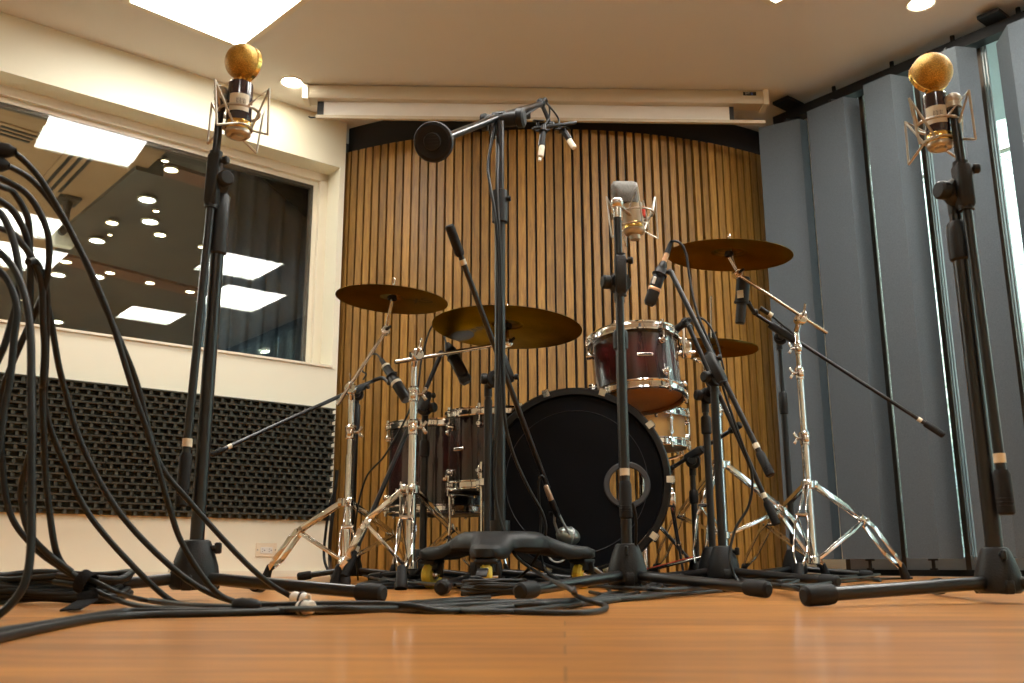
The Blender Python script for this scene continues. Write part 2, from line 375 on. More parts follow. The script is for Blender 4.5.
# ------------------------------------------------------------------ the slatted bow in the corner
ST = 2.428; CX, CYc, RR = .21, 4.895 + 2.45, 2.45
def bow(a, r): return V((CX + math.sin(a) * r, CYc - math.cos(a) * r, 0))
a0 = -math.asin((CX + .985) / RR); a1 = math.asin((1.62 - CX) / RR)
mb = MB(); nseg = 60
for zz0, zz1, r0 in ((0, CE, RR - .032),):
    pl = [bow(a0 + (a1 - a0) * i / nseg, r0) for i in range(nseg + 1)] + [bow(a1 + (a0 - a1) * i / nseg, r0 - .08) for i in range(nseg + 1)]
    k = nseg + 1; L_ = len(pl); vs = [p + Z * zz0 for p in pl] + [p + Z * zz1 for p in pl]
    fs = [[i, (i + 1) % L_, L_ + (i + 1) % L_, L_ + i] for i in range(L_)]
    for i in range(nseg):
        fs.append([i, i + 1, L_ - 2 - i, L_ - 1 - i]); fs.append([L_ + i, L_ + L_ - 1 - i, L_ + L_ - 2 - i, L_ + i + 1])
    mb.add(vs, fs)
wb = struct(mb.build('wall_back', BLACKWALL))
mb = MB(); ns_ = 54; tones = []
for i in range(ns_):
    am = a0 + (a1 - a0) * (i + .5) / ns_; w = (a1 - a0) * RR / ns_ * random.uniform(.755, .80)
    rad = V((math.sin(am), -math.cos(am), 0))
    if 27 <= i <= 42: w *= .86
    if i in (31, 32): w *= .9
    mb.box(bow(am, RR - .015) + Z * (ST + .003) / 2, (w, .034, ST - .003), Z, rad)
    tones += [random.uniform(.68, 1.22)] * 8
sl = mb.build('slat_cladding', SLAT, wb, smooth=0)
atr = sl.data.attributes.new('tone', 'FLOAT', 'POINT'); atr.data.foreach_set('value', tones)
# ------------------------------------------------------------------ right wall: window front
mb = MB()
rbox(mb, 2.74, 3.5, 0, CE, -.22, -.085)
struct(mb.build('wall_right', WALL, smooth=0))
wr = MB(); MUL = [2.74, 2.44, 2.128, 1.808, 1.49, 1.17, .85, .53, .21, -.11, -.6, -1.2, -2.0, -2.8]
for s in MUL: rbox(wr, s - .012, s + .012, .0, CE, -.07, .006)
window2 = struct(wr.build('window_2', DKBROWN, smooth=0))
mb = MB(); rbox(mb, N0, 2.74, 0, .028, -.02, .07); mb.build('track', BLACKALU, window2, smooth=0)
mb = MB(); rbox(mb, N0, 2.74, .028, .086, -.02, .004); mb.build('sill', GREYALU, window2, smooth=0)
mb = MB(); rbox(mb, N0, 2.74, CE - .05, CE, -.03, .01); mb.build('head', GREYALU, window2, smooth=0)
for i, (s, w) in enumerate(zip(MUL, MUL[1:])):
    mb = MB(); rbox(mb, w + .012, s - .012, .086, CE - .05, -.012, -.006); mb.build('pane', WINGLASS, window2, smooth=0)
    if i in (2, 3):
        mb = MB()
        for q in (0, .014): rbox(mb, s - .026 - q, s - .019 - q, .052, CE - .05, -.004, .012)
        mb.build('sash_bead', GREYALU, window2, smooth=0)
# outside: overhang, lawn, planted bank, chain-link fence
OUTW = mat('outside_render', (.55, .60, .58), .8, noise=(2, .05))
mb = MB(); rbox(mb, -4, 4.5, 2.62, 2.8, -1.1, -.02); o = mb.build('exterior_overhang', OUTW, smooth=0); struct(o)
m, nt, b = nodes('planted_bank'); BANK = m
tc = N(nt, 'ShaderNodeTexCoord'); v1 = N(nt, 'ShaderNodeTexNoise'); v1.inputs['Scale'].default_value = 15; v1.inputs['Detail'].default_value = 8; v1.inputs['Roughness'].default_value = .7
nt.links.new(tc.outputs['Object'], v1.inputs['Vector']); rp = N(nt, 'ShaderNodeValToRGB'); e = rp.color_ramp.elements
e[0].position = .38; e[0].color = (.24, .28, .20, 1); e[1].position = .64; e[1].color = (.84, .86, .82, 1); q = e.new(.5); q.color = (.50, .56, .42, 1)
nt.links.new(v1.outputs['Fac'], rp.inputs['Fac']); nt.links.new(rp.outputs['Color'], b.inputs['Base Color']); b.inputs['Roughness'].default_value = .9
mb = MB(); vs, fs = [], []; nx, ny = 60, 24
for i in range(nx + 1):
    for j in range(ny + 1):
        t = j / ny; s = -5 + 11 * i / nx
        vs.append(RW(s, -.2 + 4.6 * t + .10 * math.sin(s * 5 + j) + random.uniform(-.06, .06), -1.9 - 2.2 * t - .15 * math.sin(s * 2.1)))
for i in range(nx):
    for j in range(ny): a = i * (ny + 1) + j; fs.append([a, a + ny + 1, a + ny + 2, a + 1])
mb.add(vs, fs); struct(mb.build('exterior_bank', BANK))
mb = MB(); rbox(mb, -5, 6, -.12, -.02, -2.2, 0); struct(mb.build('exterior_ground', OUTW, smooth=0))
mb = MB()
for i in range(64):                                   # chain-link, beyond the glass
    s = 3.4 - i * .075
    mb.tube([RW(s, 0, -1.5), RW(s - 2.6, 2.6, -1.5)], .0026, 4); mb.tube([RW(s, 0, -1.5), RW(s + 2.6, 2.6, -1.5)], .0026, 4)
mb.tube([RW(4, 2.6, -1.5), RW(-4, 2.6, -1.5)], .02, 8); fence = mb
tag(fence.build('chain_link_fence', STEEL), 'galvanised chain-link fence standing outside behind the window glass', 'fence')
# ------------------------------------------------------------------ acoustic panels on the right
PZ0, PZ1 = .078, 2.42
def flat(px, py): q = atZ(px, py, PZ1); q.z = 0; return q
lab = ['grey fabric acoustic panel closest to the slatted wood wall', 'grey acoustic panel second from the slatted wood wall, behind the chrome boom cymbal stand',
       'grey acoustic panel third from the slatted wood wall, left of the first bright window strip', 'grey acoustic panel with the tall right microphone stand in front of it',
       'grey acoustic panel swung open at the right edge beside the widest window strip']
def panel(poly, label, j):
    t = thing('acoustic_panel', sum((V((p[0], p[1], 0)) for p in poly), V((0, 0, 0))) / len(poly), label, 'acoustic panel', 'acoustic panels along the window')
    mb = MB(); mb.prism(poly, PZ0, PZ1); mb.build('fabric_body', PANELF, t, smooth=0)
    c = ROOTLOC[t.name]
    mb = MB(); mb.cyl(c + Z * .026, c + Z * PZ0, .008, 10); mb.cyl(c + Z * .026, c + Z * .036, .017, 10); mb.cyl(c + Z * (PZ0 - .008), c + Z * PZ0, .022, 10); mb.build('floor_pivot', BLK, t)
    mb = MB(); ho = nR * (DR - .065 - nR.dot(c)); mb.tube([c + Z * PZ1, c + Z * (PZ1 + .03), c + ho + Z * 2.49, c + ho + Z * 2.50], .009, 8); mb.build('hanger', BLK, t)
    return t
def on(q, off): return q - nR * (nR.dot(q) - (DR - off))          # slide a point to a given distance off the window
fronts = [((758.4, 127.8), (799.5, 118.7), (807, 121)), ((807, 113.8), (843, 96.6), (858.5, 98.5)), ((864, 97), (890, 74), (911.7, 77.6)), ((933, 160), (955, 46), (976, 48))]
for j, (p, q, r) in enumerate(fronts):
    a, b_, c_ = flat(*p), flat(*q), flat(*r)
    oa = DR - nR.dot(b_); oc = DR - nR.dot(c_)
    if j: d2 = ray(*p); d2.z = 0; a = d2 * ((DR - oa) / nR.dot(d2))   # hidden edge: where its sight line meets the front plane
    d_ = on(a, oc) + uR * (.004 if j else -.03)
    panel([a, b_, c_, d_], lab[j], j)
d2 = ray(1010, 150); d2.z = 0; a = d2 * ((DR - .15) / nR.dot(d2)); b_ = flat(1007, 25)
panel([a, b_, b_ - uR * .24, b_ - uR * .20 + nR * .09, a + V((.03, -.02, 0))], lab[4], 4)
# hanging rail with stand-offs
t = thing('hanging_rail', RW(1.6, 2.45, .24), 'black steel rail under the ceiling that carries the grey acoustic panels', 'rail')
mb = MB(); rbox(mb, -2.6, 2.93, 2.50, 2.555, .03, .10); mb.build('channel', BLACKALU, t, smooth=0)
for px in (833, 891.5, 953, 1020):
    q = atZ(px, 75, 2.5); s = atR_s = None
    d = ray(px, 80 - (px - 833) * .3); d2 = V((d.x, d.y, 0)); k = (DR - .065) / nR.dot(d2); q = d2 * k
    mb = MB(); mb.cyl(V((q.x, q.y, 2.555)), V((q.x, q.y, CE)), .011, 10); mb.build('stand_off', BLACKALU, t)
for (px, py, lb) in ((794, 106, 'flat black bracket box on the rail above the first grey panel'), (1000, 22, 'flat black bracket box on the rail at the top right corner')):
    q = atZ(px, py, 2.572)
    tag_o = MB().box(V((q.x, q.y, 2.566)), (.10, .26, .018), Z, nR).box(V((q.x, q.y, 2.586)), (.05, .12, .028), Z, nR)
    o = tag_o.build('ceiling_bracket', BLACKALU, smooth=0); tag(o, lb, 'bracket', 'brackets on the hanging rail')
# ------------------------------------------------------------------ acoustic foam on the left wall
FOAM = mat('charcoal_foam', (.075, .078, .064), .85, spec=.25, noise=(40, .3), bump=(500, .4))
def foam(s0, s1, label):
    mb = MB(); z0, z1 = .2874, .890; lbox(mb, s0, s1, z0, z1, -.012, 0)
    rows, cw = 20, .050; rh = (z1 - z0) / rows; n = int(round((s1 - s0) / cw)); cw = (s1 - s0) / n
    for r in range(rows):
        zb = z0 + r * rh
        # long ridge with a sloping upper face, short webs between the pits (staggered from row to row)
        mb.add([LW(s, z, o_) for s in (s0, s1) for z, o_ in ((zb + rh * .60, -.012), (zb + rh * .66, -.044), (zb + rh * .90, -.046), (zb + rh, -.012))],
               [[0, 1, 5, 4], [1, 2, 6, 5], [2, 3, 7, 6], [0, 3, 2, 1], [4, 5, 6, 7]])
        for c in range(n + 1):
            m0 = s0 + (c - .5 * (r % 2)) * cw; a, b_ = max(m0 - cw * .13, s0), min(m0 + cw * .13, s1)
            if b_ - a < .004: continue
            lbox(mb, a, b_, zb, zb + rh * .68, -.039, -.010)
            if b_ + cw * .10 < s1: lbox(mb, b_ + cw * .06, b_ + cw * .10, zb + rh * .25, zb + rh * .62, -.030, -.010)
    o = mb.build('foam_panel', FOAM, smooth=0); o['label'] = label; o['category'] = 'acoustic foam'; o['group'] = 'foam panels on the left wall'; centred(o)
foam(1.316, 2.487, 'charcoal egg-crate foam panel on the left wall next to the slatted wood')
foam(.142, 1.3145, 'charcoal egg-crate foam panel on the left wall behind the hanging cable bundle')
# power outlet
so, zo = 2.146, .134
t = thing('power_outlet', LW(so, zo, 0), 'cream wall power outlet with two sockets under the foam panel', 'outlet')
mb = MB(); mb.box(LW(so, zo, -.003), (.070, .114, .006), nL, Z, .004) if False else mb.box(LW(so, zo, -.003), (.114, .070, .006), nL, Z, .004); mb.build('cover_plate', mat('outlet_plate', (.80, .70, .52), .4, noise=(30, .02)), t)
mb = MB(); mb.box(LW(so, zo - .002, -.007), (.066, .032, .003), nL, Z, .002); mb.build('socket_face', WHITE, t)
mb = MB()
for c in (-.018, .018):
    for dz in (-.006, .006): lbox(mb, so + c - .006, so + c - .001, zo + dz - .003, zo + dz - .0005, -.0098, -.008)
    mb.cyl(LW(so + c + .007, zo - .002, -.008), LW(so + c + .007, zo - .002, -.0098), .0028, 8)
mb.build('socket_slots', INK, t)
for c in (-.048, .048):
    mb = MB(); mb.cyl(LW(so + c, zo, -.006), LW(so + c, zo, -.0075), .003, 8); mb.build('cover_screw', STEEL, t)

# ------------------------------------------------------------------ control room beyond the glass
CN0, CN1, CS0, CS1, CH = DL + .30, DL + 8.0, -3.4, 5.2, 2.75
def off(n): return n - DL
mb = MB(); mb.prism(rect(CS0, CS1, CN0, CN1), CH, CH + .1); struct(mb.build('ceiling_control_room', CRCEIL, smooth=0))
mb = MB(); mb.prism(rect(CS0, CS1, CN0, CN1), -.1, 0); struct(mb.build('floor_control_room', WALL, smooth=0))
mb = MB(); mb.prism(rect(CS0 - .1, CS0, CN0, CN1), -.1, CH); mb.prism(rect(CS1, CS1 + .1, CN0, CN1), -.1, CH)
mb.prism(rect(CS0, CS1, CN1, CN1 + .1), -.1, CH); mb.prism(rect(WE, CS1 + .1, CN0 - .05, CN0 + .0), -.1, CH); mb.prism(rect(CS0 - .1, WE + .1, CN0 - .05, CN0), CE, CH + .1)
o = mb.build('wall_control_room', CRWALL, smooth=0); struct(o)
for s_, n_ in ((-.6, 1.3), (-1.6, 2.6), (-.9, 4.2), (-2.2, 5.6)):      # unseen fill lights added to brighten the control room
    ld = bpy.data.lights.new('control_room_fill', 'AREA'); ld.energy = 44; ld.size = .5; ld.color = (1, .95, .86)
    lo = bpy.data.objects.new('control_room_fill', ld); COL.objects.link(lo); lo.location = uL * s_ + nL * (DL + n_) + Z * (CH - .05)
def czone(pxs, z): return [atZ(px, py, z) for px, py in pxs]
brown = czone([(-60, 92), (-60, 300), (62, 246), (168, 150), (120, 105)], CE)
mb = MB(); mb.prism(brown, CE, CE + .05); struct(mb.build('trim_soffit', CRBROWN, smooth=0))
for i, (p, q, w_) in enumerate((((138, 160), (330, 222), .20), ((60, 258), (290, 316), .26), ((150, 166), (60, 240), .18))):
    zz_ = CH - .012 if i < 2 else CE + .02; a, b_ = atZ(*p, zz_), atZ(*q, zz_)
    mb = MB(); mb.bar(a, b_, w_, .024 if i < 2 else .1); struct(mb.build('trim_beam' if i < 2 else 'trim_bulkhead', CRBEAM if i < 2 else CRCEIL, smooth=0))
# curtain, and a flat black sheet with a slanting lower edge
n0 = DL + .80
def cpt(px, py): d = ray(px, py); k = n0 / nL.dot(V((d.x, d.y, 0))); q = CAM + d * k; return q.dot(uL), q.z
sa, _ = cpt(206, 250); sb, _ = cpt(345, 250)
vs, fs = [], []; k = 260
for i in range(k + 1):
    s = sa + (sb + .4 - sa) * i / k
    for z in (0.02, 2.74): vs.append(uL * s + nL * (n0 + .030 * math.sin(s * 60) + .02 * math.sin(s * 23 + 1)) + Z * z)
for i in range(k): fs.append([2 * i, 2 * i + 2, 2 * i + 3, 2 * i + 1])
mb = MB().add(vs, fs); o = mb.build('curtain', CURTAIN, smooth=80)
md = o.modifiers.new('thick', 'SOLIDIFY'); md.thickness = .006
tag(o, 'dark blue pleated curtain hanging behind the control room window', 'curtain')
n0 = DL + .70
pts = [cpt(236, 158), cpt(345, 165), cpt(345, 247), cpt(323, 230), cpt(247, 164)]
mb = MB(); vs = [uL * s + nL * n0 + Z * z for s, z in pts] + [uL * s + nL * (n0 + .02) + Z * z for s, z in pts]; kk = len(pts)
mb.add(vs, [list(range(kk)), list(range(kk, 2 * kk))] + [[i, (i + 1) % kk, kk + (i + 1) % kk, kk + i] for i in range(kk)])
tag(mb.build('black_sheet', BLKSHEET, smooth=0), 'flat black sheet with a slanting lower edge above the pleated curtain', 'drape')
# downlights over there (seen through the glass)
dl = [(171, 170, 'w', .042, 'bright warm downlight beyond the glass just left of the left microphone stand'), (112, 223, 'w', .042, 'bright warm downlight on the upper brown beam beyond the window'),
      (160, 235, 'w', .042, 'bright warm downlight on the brown beam between stand tubes and cables'), (110, 273, 'w', .038, 'warm downlight on the lower brown beam beside the hanging cables'),
      (150, 283, 'w', .038, 'warm downlight in the middle of the lower brown beam beyond the window'), (190, 292, 'w', .038, 'warm downlight at the right end of the lower brown beam behind the stand tubes'),
      (66, 262, 'w', .042, 'warm downlight under the reflected square panels at the far left of the window'), (110, 197, 's', .020, 'small dim downlight on the bulkhead edge beyond the window'),
      (156, 211, 's', .020, 'small dim downlight between the two large white downlights'), (110, 235, 's', .016, 'tiny yellow downlight just under the upper brown beam'),
      (165, 161, 's', .020, 'small dim downlight close to the window head'), (201, 247, 's', .020, 'small downlight between the two tubes of the left microphone stand'),
      (23, 300, 's', .022, 'small downlight seen between the hanging cables near the sill'), (147, 200, 'c', .056, 'large white downlight nearest the left stand, upper of the pair'),
      (150, 222, 'c', .056, 'large white downlight nearest the left stand, lower of the pair'), (97, 241, 'c', .056, 'large white downlight right of the hanging projector'),
      (58, 275, 'c', .058, 'large white downlight among the hanging cables'), (97, 277, 'c', .058, 'large white downlight half hidden by the two crossing cables'),
      (56, 322, 'c', .07, 'large white downlight just above the window sill between the cables')]
for px, py, kd, r, lb in dl:
    q = atZ(px, py, CH - .032); t = thing('downlight', q, lb, 'ceiling light', 'downlights beyond the window')
    mb = MB(); mb.lathe([(r * 1.0, 0), (r * 1.25, -.004), (r * 1.25, .012), (0, .012)], q, Z, 20); mb.build('ring', TRIM, t)
    mb = MB(); mb.lathe([(0, -.001), (r, -.001)], q, Z, 20); mb.build('lamp', DOWNC_E if kd == 'c' else DOWNW_E, t)
# projector on a drop pole, two slot vents
q = atZ(68, 199, CE); t = thing('projector', q, 'cream projector hanging from a dark drop pole beyond the window', 'projector')
mb = MB(); mb.box(q - Z * .012, (.19, .15, .024), Z, uL, .01); mb.build('ceiling_plate', BLK, t)
mb = MB(); mb.cyl(q - Z * .02, q - Z * .08, .036, 14, .026); mb.cyl(q - Z * .07, q - Z * .22, .024, 14); mb.build('drop_pole', BLK, t)
mb = MB(); mb.box(q - Z * .30, (.10, .15, .12), Z, uL, .025); mb.build('housing', WHITE, t)
mb = MB(); mb.cyl(q - Z * .27 - nL * .06 - uL * .03, q - Z * .27 - nL * .10 - uL * .03, .028, 16); mb.build('lens', BLK, t)
mb = MB(); mb.box(q - Z * .235, (.07, .08, .02), Z, uL, .006); mb.build('tilt_bracket', BLK, t)
for (p, q2, lb) in (((50, 190), (85, 152), 'dark slot air vent in the brown soffit beyond the window'), ((-8, 126), (38, 140), 'dark slot air vent at the upper left of the window view')):
    a, b_ = atZ(*p, CE - .004), atZ(*q2, CE - .004)
    t = thing('air_vent', (a + b_) / 2, lb, 'air vent', 'vents beyond the window')
    d = (b_ - a).normalized(); sd = d.cross(Z)
    mb = MB(); mb.bar(a, b_, .20, .012); mb.build('frame', CRBROWN, t, smooth=0)
    for k in (-.055, .0, .055):
        mb = MB(); mb.bar(a + sd * k - Z * .006 + d * .03, b_ + sd * k - Z * .006 - d * .03, .022, .012); mb.build('slot', BLACKALU, t, smooth=0)
# ------------------------------------------------------------------ ceiling lights of the studio
def light_panel(s, n, ws, wn, label, turn=0):
    c = uL * s + nL * n + Z * CE; qm = Matrix.Rotation(math.radians(turn), 3, 'Z'); uL_, nL_ = qm @ uL, qm @ nL
    t = thing('ceiling_light', c, label, 'ceiling light', 'square ceiling light panels')
    mb = MB(); w = .030
    for sg in (-1, 1):
        mb.box(c + nL_ * sg * (wn / 2 + w / 2) - Z * .006, (w, ws + 2 * w, .014), Z, -uL_); mb.box(c + uL_ * sg * (ws / 2 + w / 2) - Z * .006, (wn, w, .014), Z, -uL_)
    mb.build('frame', TRIM, t, smooth=0)
    mb = MB(); mb.box(c - Z * .002, (wn, ws, .004), Z, -uL_); mb.build('diffuser', PANEL_E, t, smooth=0)
E2 = .4
pc = V((-1.357, 3.885, 0))
light_panel(pc.dot(uL), pc.dot(nL), .56, .57, 'square white light panel in the ceiling above the left gold microphone', 5)
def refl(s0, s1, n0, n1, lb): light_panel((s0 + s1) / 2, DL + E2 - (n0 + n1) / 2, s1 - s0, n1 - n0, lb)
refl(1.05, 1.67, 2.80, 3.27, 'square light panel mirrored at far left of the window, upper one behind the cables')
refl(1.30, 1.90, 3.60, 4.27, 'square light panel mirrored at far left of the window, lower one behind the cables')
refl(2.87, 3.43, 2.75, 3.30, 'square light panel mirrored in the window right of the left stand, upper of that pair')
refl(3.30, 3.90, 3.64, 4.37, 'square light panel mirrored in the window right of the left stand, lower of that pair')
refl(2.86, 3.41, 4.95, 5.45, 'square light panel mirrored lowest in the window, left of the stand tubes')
light_panel(-1.2, -1.2, .6, .6, 'added square fill light panel behind the camera, right side')  # unseen panel added to light the studio from behind the lens
def downlight(q, r, label, m_):
    t = thing('recessed_downlight', q, label, 'ceiling light', 'round studio downlights')
    mb = MB(); mb.lathe([(r, -.002), (r * 1.22, -.006), (r * 1.22, .002)], q, Z, 28); mb.build('ring', TRIM, t)
    mb = MB(); mb.lathe([(0, -.003), (r, -.003)], q, Z, 28); mb.build('lamp', m_, t)
q = atZ(292, 82, CE); downlight(q, .050, 'round recessed downlight left of the rolled-up projection screen', DOWN_E)
q = atZ(921, 3, CE); downlight(q, .052, 'round recessed downlight at the top right above the gold microphone', DOWN_E)
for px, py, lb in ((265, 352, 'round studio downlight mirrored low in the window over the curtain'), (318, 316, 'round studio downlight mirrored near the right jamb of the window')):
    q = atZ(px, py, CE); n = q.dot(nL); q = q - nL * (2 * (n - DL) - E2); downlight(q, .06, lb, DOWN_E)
# ------------------------------------------------------------------ projection screen
a, b_ = atZ(303, 83.6, CE), atZ(768, 89.8, CE); a.z = b_.z = 0; ux = (b_ - a).normalized(); vy = V((-ux.y, ux.x, 0)); L_ = (b_ - a).length
t = thing('projection_screen', (a + b_) / 2 + Z * 2.43, 'cream rolled-up projection screen case hung across the ceiling before the slats', 'projection screen')
def sbox(mb, x0, x1, y0, y1, z0, z1): return mb.box(a + ux * (x0 + x1) / 2 + vy * (y0 + y1) / 2 + Z * (z0 + z1) / 2, (y1 - y0, x1 - x0, z1 - z0), Z, -ux)
mb = MB()
pr = [(.0, 2.592), (.008, 2.598), (.085, 2.598), (.09, 2.59), (.09, 2.52), (.0, 2.517), (-.004, 2.525), (-.004, 2.56)]
vs = [a + ux * x + vy * y + Z * z for x in (.03, L_ - .03) for y, z in pr]; kk = len(pr)
mb.add(vs, [list(range(kk))[::-1], list(range(kk, 2 * kk))] + [[i, (i + 1) % kk, kk + (i + 1) % kk, kk + i] for i in range(kk)]); cs = mb.build('case', SCREENCASE, t, smooth=30)
for x in (0, L_ - .03): 
    mb = MB(); sbox(mb, x, x + .03, -.008, .094, 2.510, 2.599); mb.build('end_cap', TRIM, t, smooth=0)
mb = MB(); sbox(mb, .11, L_ - .21, .045, .049, 2.432, 2.52); mb.build('cloth', SCREENCLOTH, t, smooth=0)
for x0, x1 in ((.075, .11), (L_ - .21, L_ - .185)):
    mb = MB(); sbox(mb, x0, x1, .0445, .0495, 2.432, 2.52); mb.build('black_border', INK, t, smooth=0)
mb = MB(); sbox(mb, .07, L_ - .015, .036, .058, 2.418, 2.436); mb.build('weight_bar', SCREENCASE, t, smooth=0)
mb = MB(); mb.tube(spline([a + ux * .075 + vy * .047 + Z * 2.428, a + ux * .045 + vy * .047 + Z * 2.424, a + ux * .03 + vy * .047 + Z * 2.430]), .004, 8); mb.build('pull_hook', BLK, t)
bx = L_ - .105
mb = MB(); sbox(mb, bx - .036, bx + .036, -.006, -.003, 2.562, 2.582); mb.build('badge', INK, t, smooth=0)
text_mesh('EliT', .017, a + ux * (bx - .012) - vy * .0065 + Z * 2.572, ux, Z, t, 'badge_lettering', SILVERINK)
mb = MB(); sbox(mb, bx + .006, bx + .017, -.0068, -.0058, 2.565, 2.579); mb.build('badge_mark', BLUEINK, t, smooth=0)
# ================================================================== DRUM KIT
def cam_dir(px, py): return ray(px, py).normalized()
def disc_normal(px, py, drop, ratio):             # upper normal of a round thing seen from below as an ellipse
    r = cam_dir(px, py); up = V((0, -math.sin(T), math.cos(T))); up = (up - r * up.dot(r)).normalized(); rt = r.cross(up).normalized()
    a = math.radians(drop); c = math.sqrt(1 - ratio * ratio)
    return (rt * (math.sin(a) * c) + up * (math.cos(a) * c) + r * ratio).normalized()
def ringpos(c, ax, up, ang, r):
    x, y, z = basis(ax, up); return c + x * (math.cos(ang) * r) + y * (math.sin(ang) * r), x * math.cos(ang) + y * math.sin(ang)
def hoop_prof(r, h, inner):                        # flanged metal hoop: section as (radius, height) loop
    return [(r - .001, -h * .5), (r + .012, -h * .5), (r + .013, -h * .36), (r + .005, -h * .30), (r + .005, h * .2), (r + .011, h * .32), (r + .012, h * .45), (r + .002, h * .5), (r - .001, h * .45), (r - .001, -h * .5)]
def tom(name, label, cat, c, ax, r, depth, nl, phase, shell_m, batter_m, reso_m, up=None, badge_ang=None, lugs='twin', group=None):
    ax = V(ax).normalized(); base = c - ax * depth / 2
    t = thing(name, V((c.x, c.y, min(base.z, c.z))), label, cat, group); up = up or V((0, -1, 0))
    if shell_m is None:
        o = ROOTLOC[t.name]; k = ax.dot(c - o); shell_m = burst('burst_' + name + str(len(MATS)), k - depth / 2, k + depth / 2, ax)
    h = depth / 2
    mb = MB(); mb.lathe([(r, -h), (r, h), (r - .006, h), (r - .006, -h), (r, -h)], c, ax, 64, up); mb.build('shell', shell_m, t)
    for sg, nm, hm in ((1, 'batter', batter_m), (-1, 'resonant', reso_m)):
        mb = MB(); mb.lathe(hoop_prof(r + .003, .032, 0), c + ax * sg * (h + .002), ax * sg, 64, up); mb.build(nm + '_hoop', CHROME, t)
        mb = MB(); mb.lathe([(0, .0), (r - .004, .0), (r + .001, -.006), (r - .004, -.002), (0, -.002)], c + ax * sg * (h + .004), ax * sg, 64, up); mb.build(nm + '_head', hm, t)
    for i in range(nl):
        a = phase + 2 * PI * i / nl
        q, d = ringpos(c, ax, up, a, r + .0)
        if lugs == 'twin':
            for sg in (-1, 1):
                p = q + ax * sg * (h - .045)
                mb = MB(); mb.lathe([(0, .022), (.008, .021), (.012, .015), (.013, .006), (.009, .002), (.012, 0)], p, d, 16); mb.cyl(p + d * .012 - ax * sg * .012, p + d * .012 + ax * sg * .016, .0055, 10)
                mb.build('lug', CHROME, t)
        else:
            mb = MB(); mb.cyl(q + d * .013 - ax * (h - .03), q + d * .013 + ax * (h - .03), .006, 12)
            for sg in (-1, 1): mb.lathe([(0, .018), (.009, .016), (.010, .0)], q + ax * sg * (h * .45), d, 12)
            mb.build('lug', CHROME, t)
        for sg in (-1, 1):
            mb = MB(); e = q + d * .012 + ax * sg * (h + .014)
            mb.cyl(q + d * .012 + ax * sg * (h - .045), e, .0032, 8); mb.cyl(e - ax * sg * .004, e + ax * sg * .012, .0055, 8); mb.cyl(e - ax * sg * .006, e - ax * sg * .002, .009, 10)
            mb.box(e - ax * sg * .016 + d * .002, (.017, .016, .012), d, ax, .002); mb.build('tension_rod', CHROME, t)
    if badge_ang is not None:
        q, d = ringpos(c, ax, up, badge_ang, r + .0015); tn = ax.cross(d)
        mb = MB(); mb.box(q, (.056, .012, .003), d, ax, .004); bd = mb.build('badge', STEEL, t)
        mb = MB(); mb.box(q + d * .0018, (.046, .005, .001), d, ax); mb.build('badge_inlay', INK, bd, smooth=0)
    return t
# rack tom
ctm = P(636, 370, 3.30); axm = V((-.045, .155, .974)).normalized()
tomup = V((0, -1, 0))
def ang_towards(c, ax, up, px):                    # angle on the shell facing the lens, shifted sideways
    x, y, z = basis(ax, up); d = (CAM - c); d = (d - z * d.dot(z)).normalized(); side = z.cross(d)
    d = (d + side * px).normalized(); return math.atan2(d.dot(y), d.dot(x))
rt = tom('rack_tom', 'wine-red burst rack tom mounted above the bass drum', 'drum', ctm, axm, .150, .205, 6, ang_towards(ctm, axm, tomup, .85), None, WHITEHEAD, AMBERHEAD, tomup, ang_towards(ctm, axm, tomup, .24), group='drums of the kit')
# floor toms
c1 = P(497, 447, 3.45); f1 = 3.45 - .185
zt_, zb_ = P(497, 406, f1).z, P(497, 487, f1).z; c1.z = (zt_ + zb_) / 2
ft1 = tom('floor_tom', 'wine-red floor tom nearest the bass drum, behind the three-armed stand base', 'drum', c1, Z, .178, zt_ - zb_ - .02, 8, ang_towards(c1, Z, tomup, -.35), None, WHITEHEAD, BLKMESH, tomup, ang_towards(c1, Z, tomup, -1.15), group='drums of the kit')
c2 = P(440, 462, 3.80); f2 = 3.80 - .21
z2t, z2b = P(440, 418, f2).z, P(440, 511, f2).z; c2.z = (z2t + z2b) / 2
ft2 = tom('floor_tom', 'wine-red floor tom at the far left of the drums, behind the double-braced chrome stand', 'drum', c2, Z, .203, z2t - z2b - .02, 8, ang_towards(c2, Z, tomup, -.6), None, WHITEHEAD, BLKMESH, tomup, group='drums of the kit')
def tom_leg(t, c, r, depth, deg):
    c = c - Z * (depth * .22)
    d = V((math.cos(math.radians(deg)), math.sin(math.radians(deg)), 0)); q = c + d * (r + .012)
    mb = MB(); mb.box(q - d * .004 - Z * .02, (.030, .034, .05), Z, d, .005); mb.cyl(q + d * .012 - Z * .045, q + d * .012 + Z * .005, .010, 12); br_ = mb.build('leg_bracket', CHROME, t)
    mb = MB(); mb.cyl(q + d * .03 - Z * .02, q + d * .012 - Z * .02, .005, 8); mb.box(q + d * .034 - Z * .02, (.006, .022, .012), Z, d, .002); mb.build('wing_nut', CHROME, br_)
    top = q + d * .014 + Z * .012; lo = V((q.x + d.x * .014, q.y + d.y * .014, .17)); ft = V((q.x + d.x * .06, q.y + d.y * .06, .012))
    mb = MB(); mb.tube(spline([top, (top + lo) / 2, lo, (lo + ft) / 2 + d * .004, ft]), .0055, 10); lg = mb.build('leg', CHROME, t)
    mb = MB(); mb.lathe([(0, -.006), (.013, -.006), (.013, .01), (.009, .05), (.006, .055)], ft, (V((lo.x, lo.y, lo.z)) - ft), 14); mb.build('rubber_foot', RUB, lg)
for dg in (-104, 15, 150): tom_leg(ft1, c1, .178, .30, dg)
for dg in (-125, -5, 120): tom_leg(ft2, c2, .203, .34, dg)
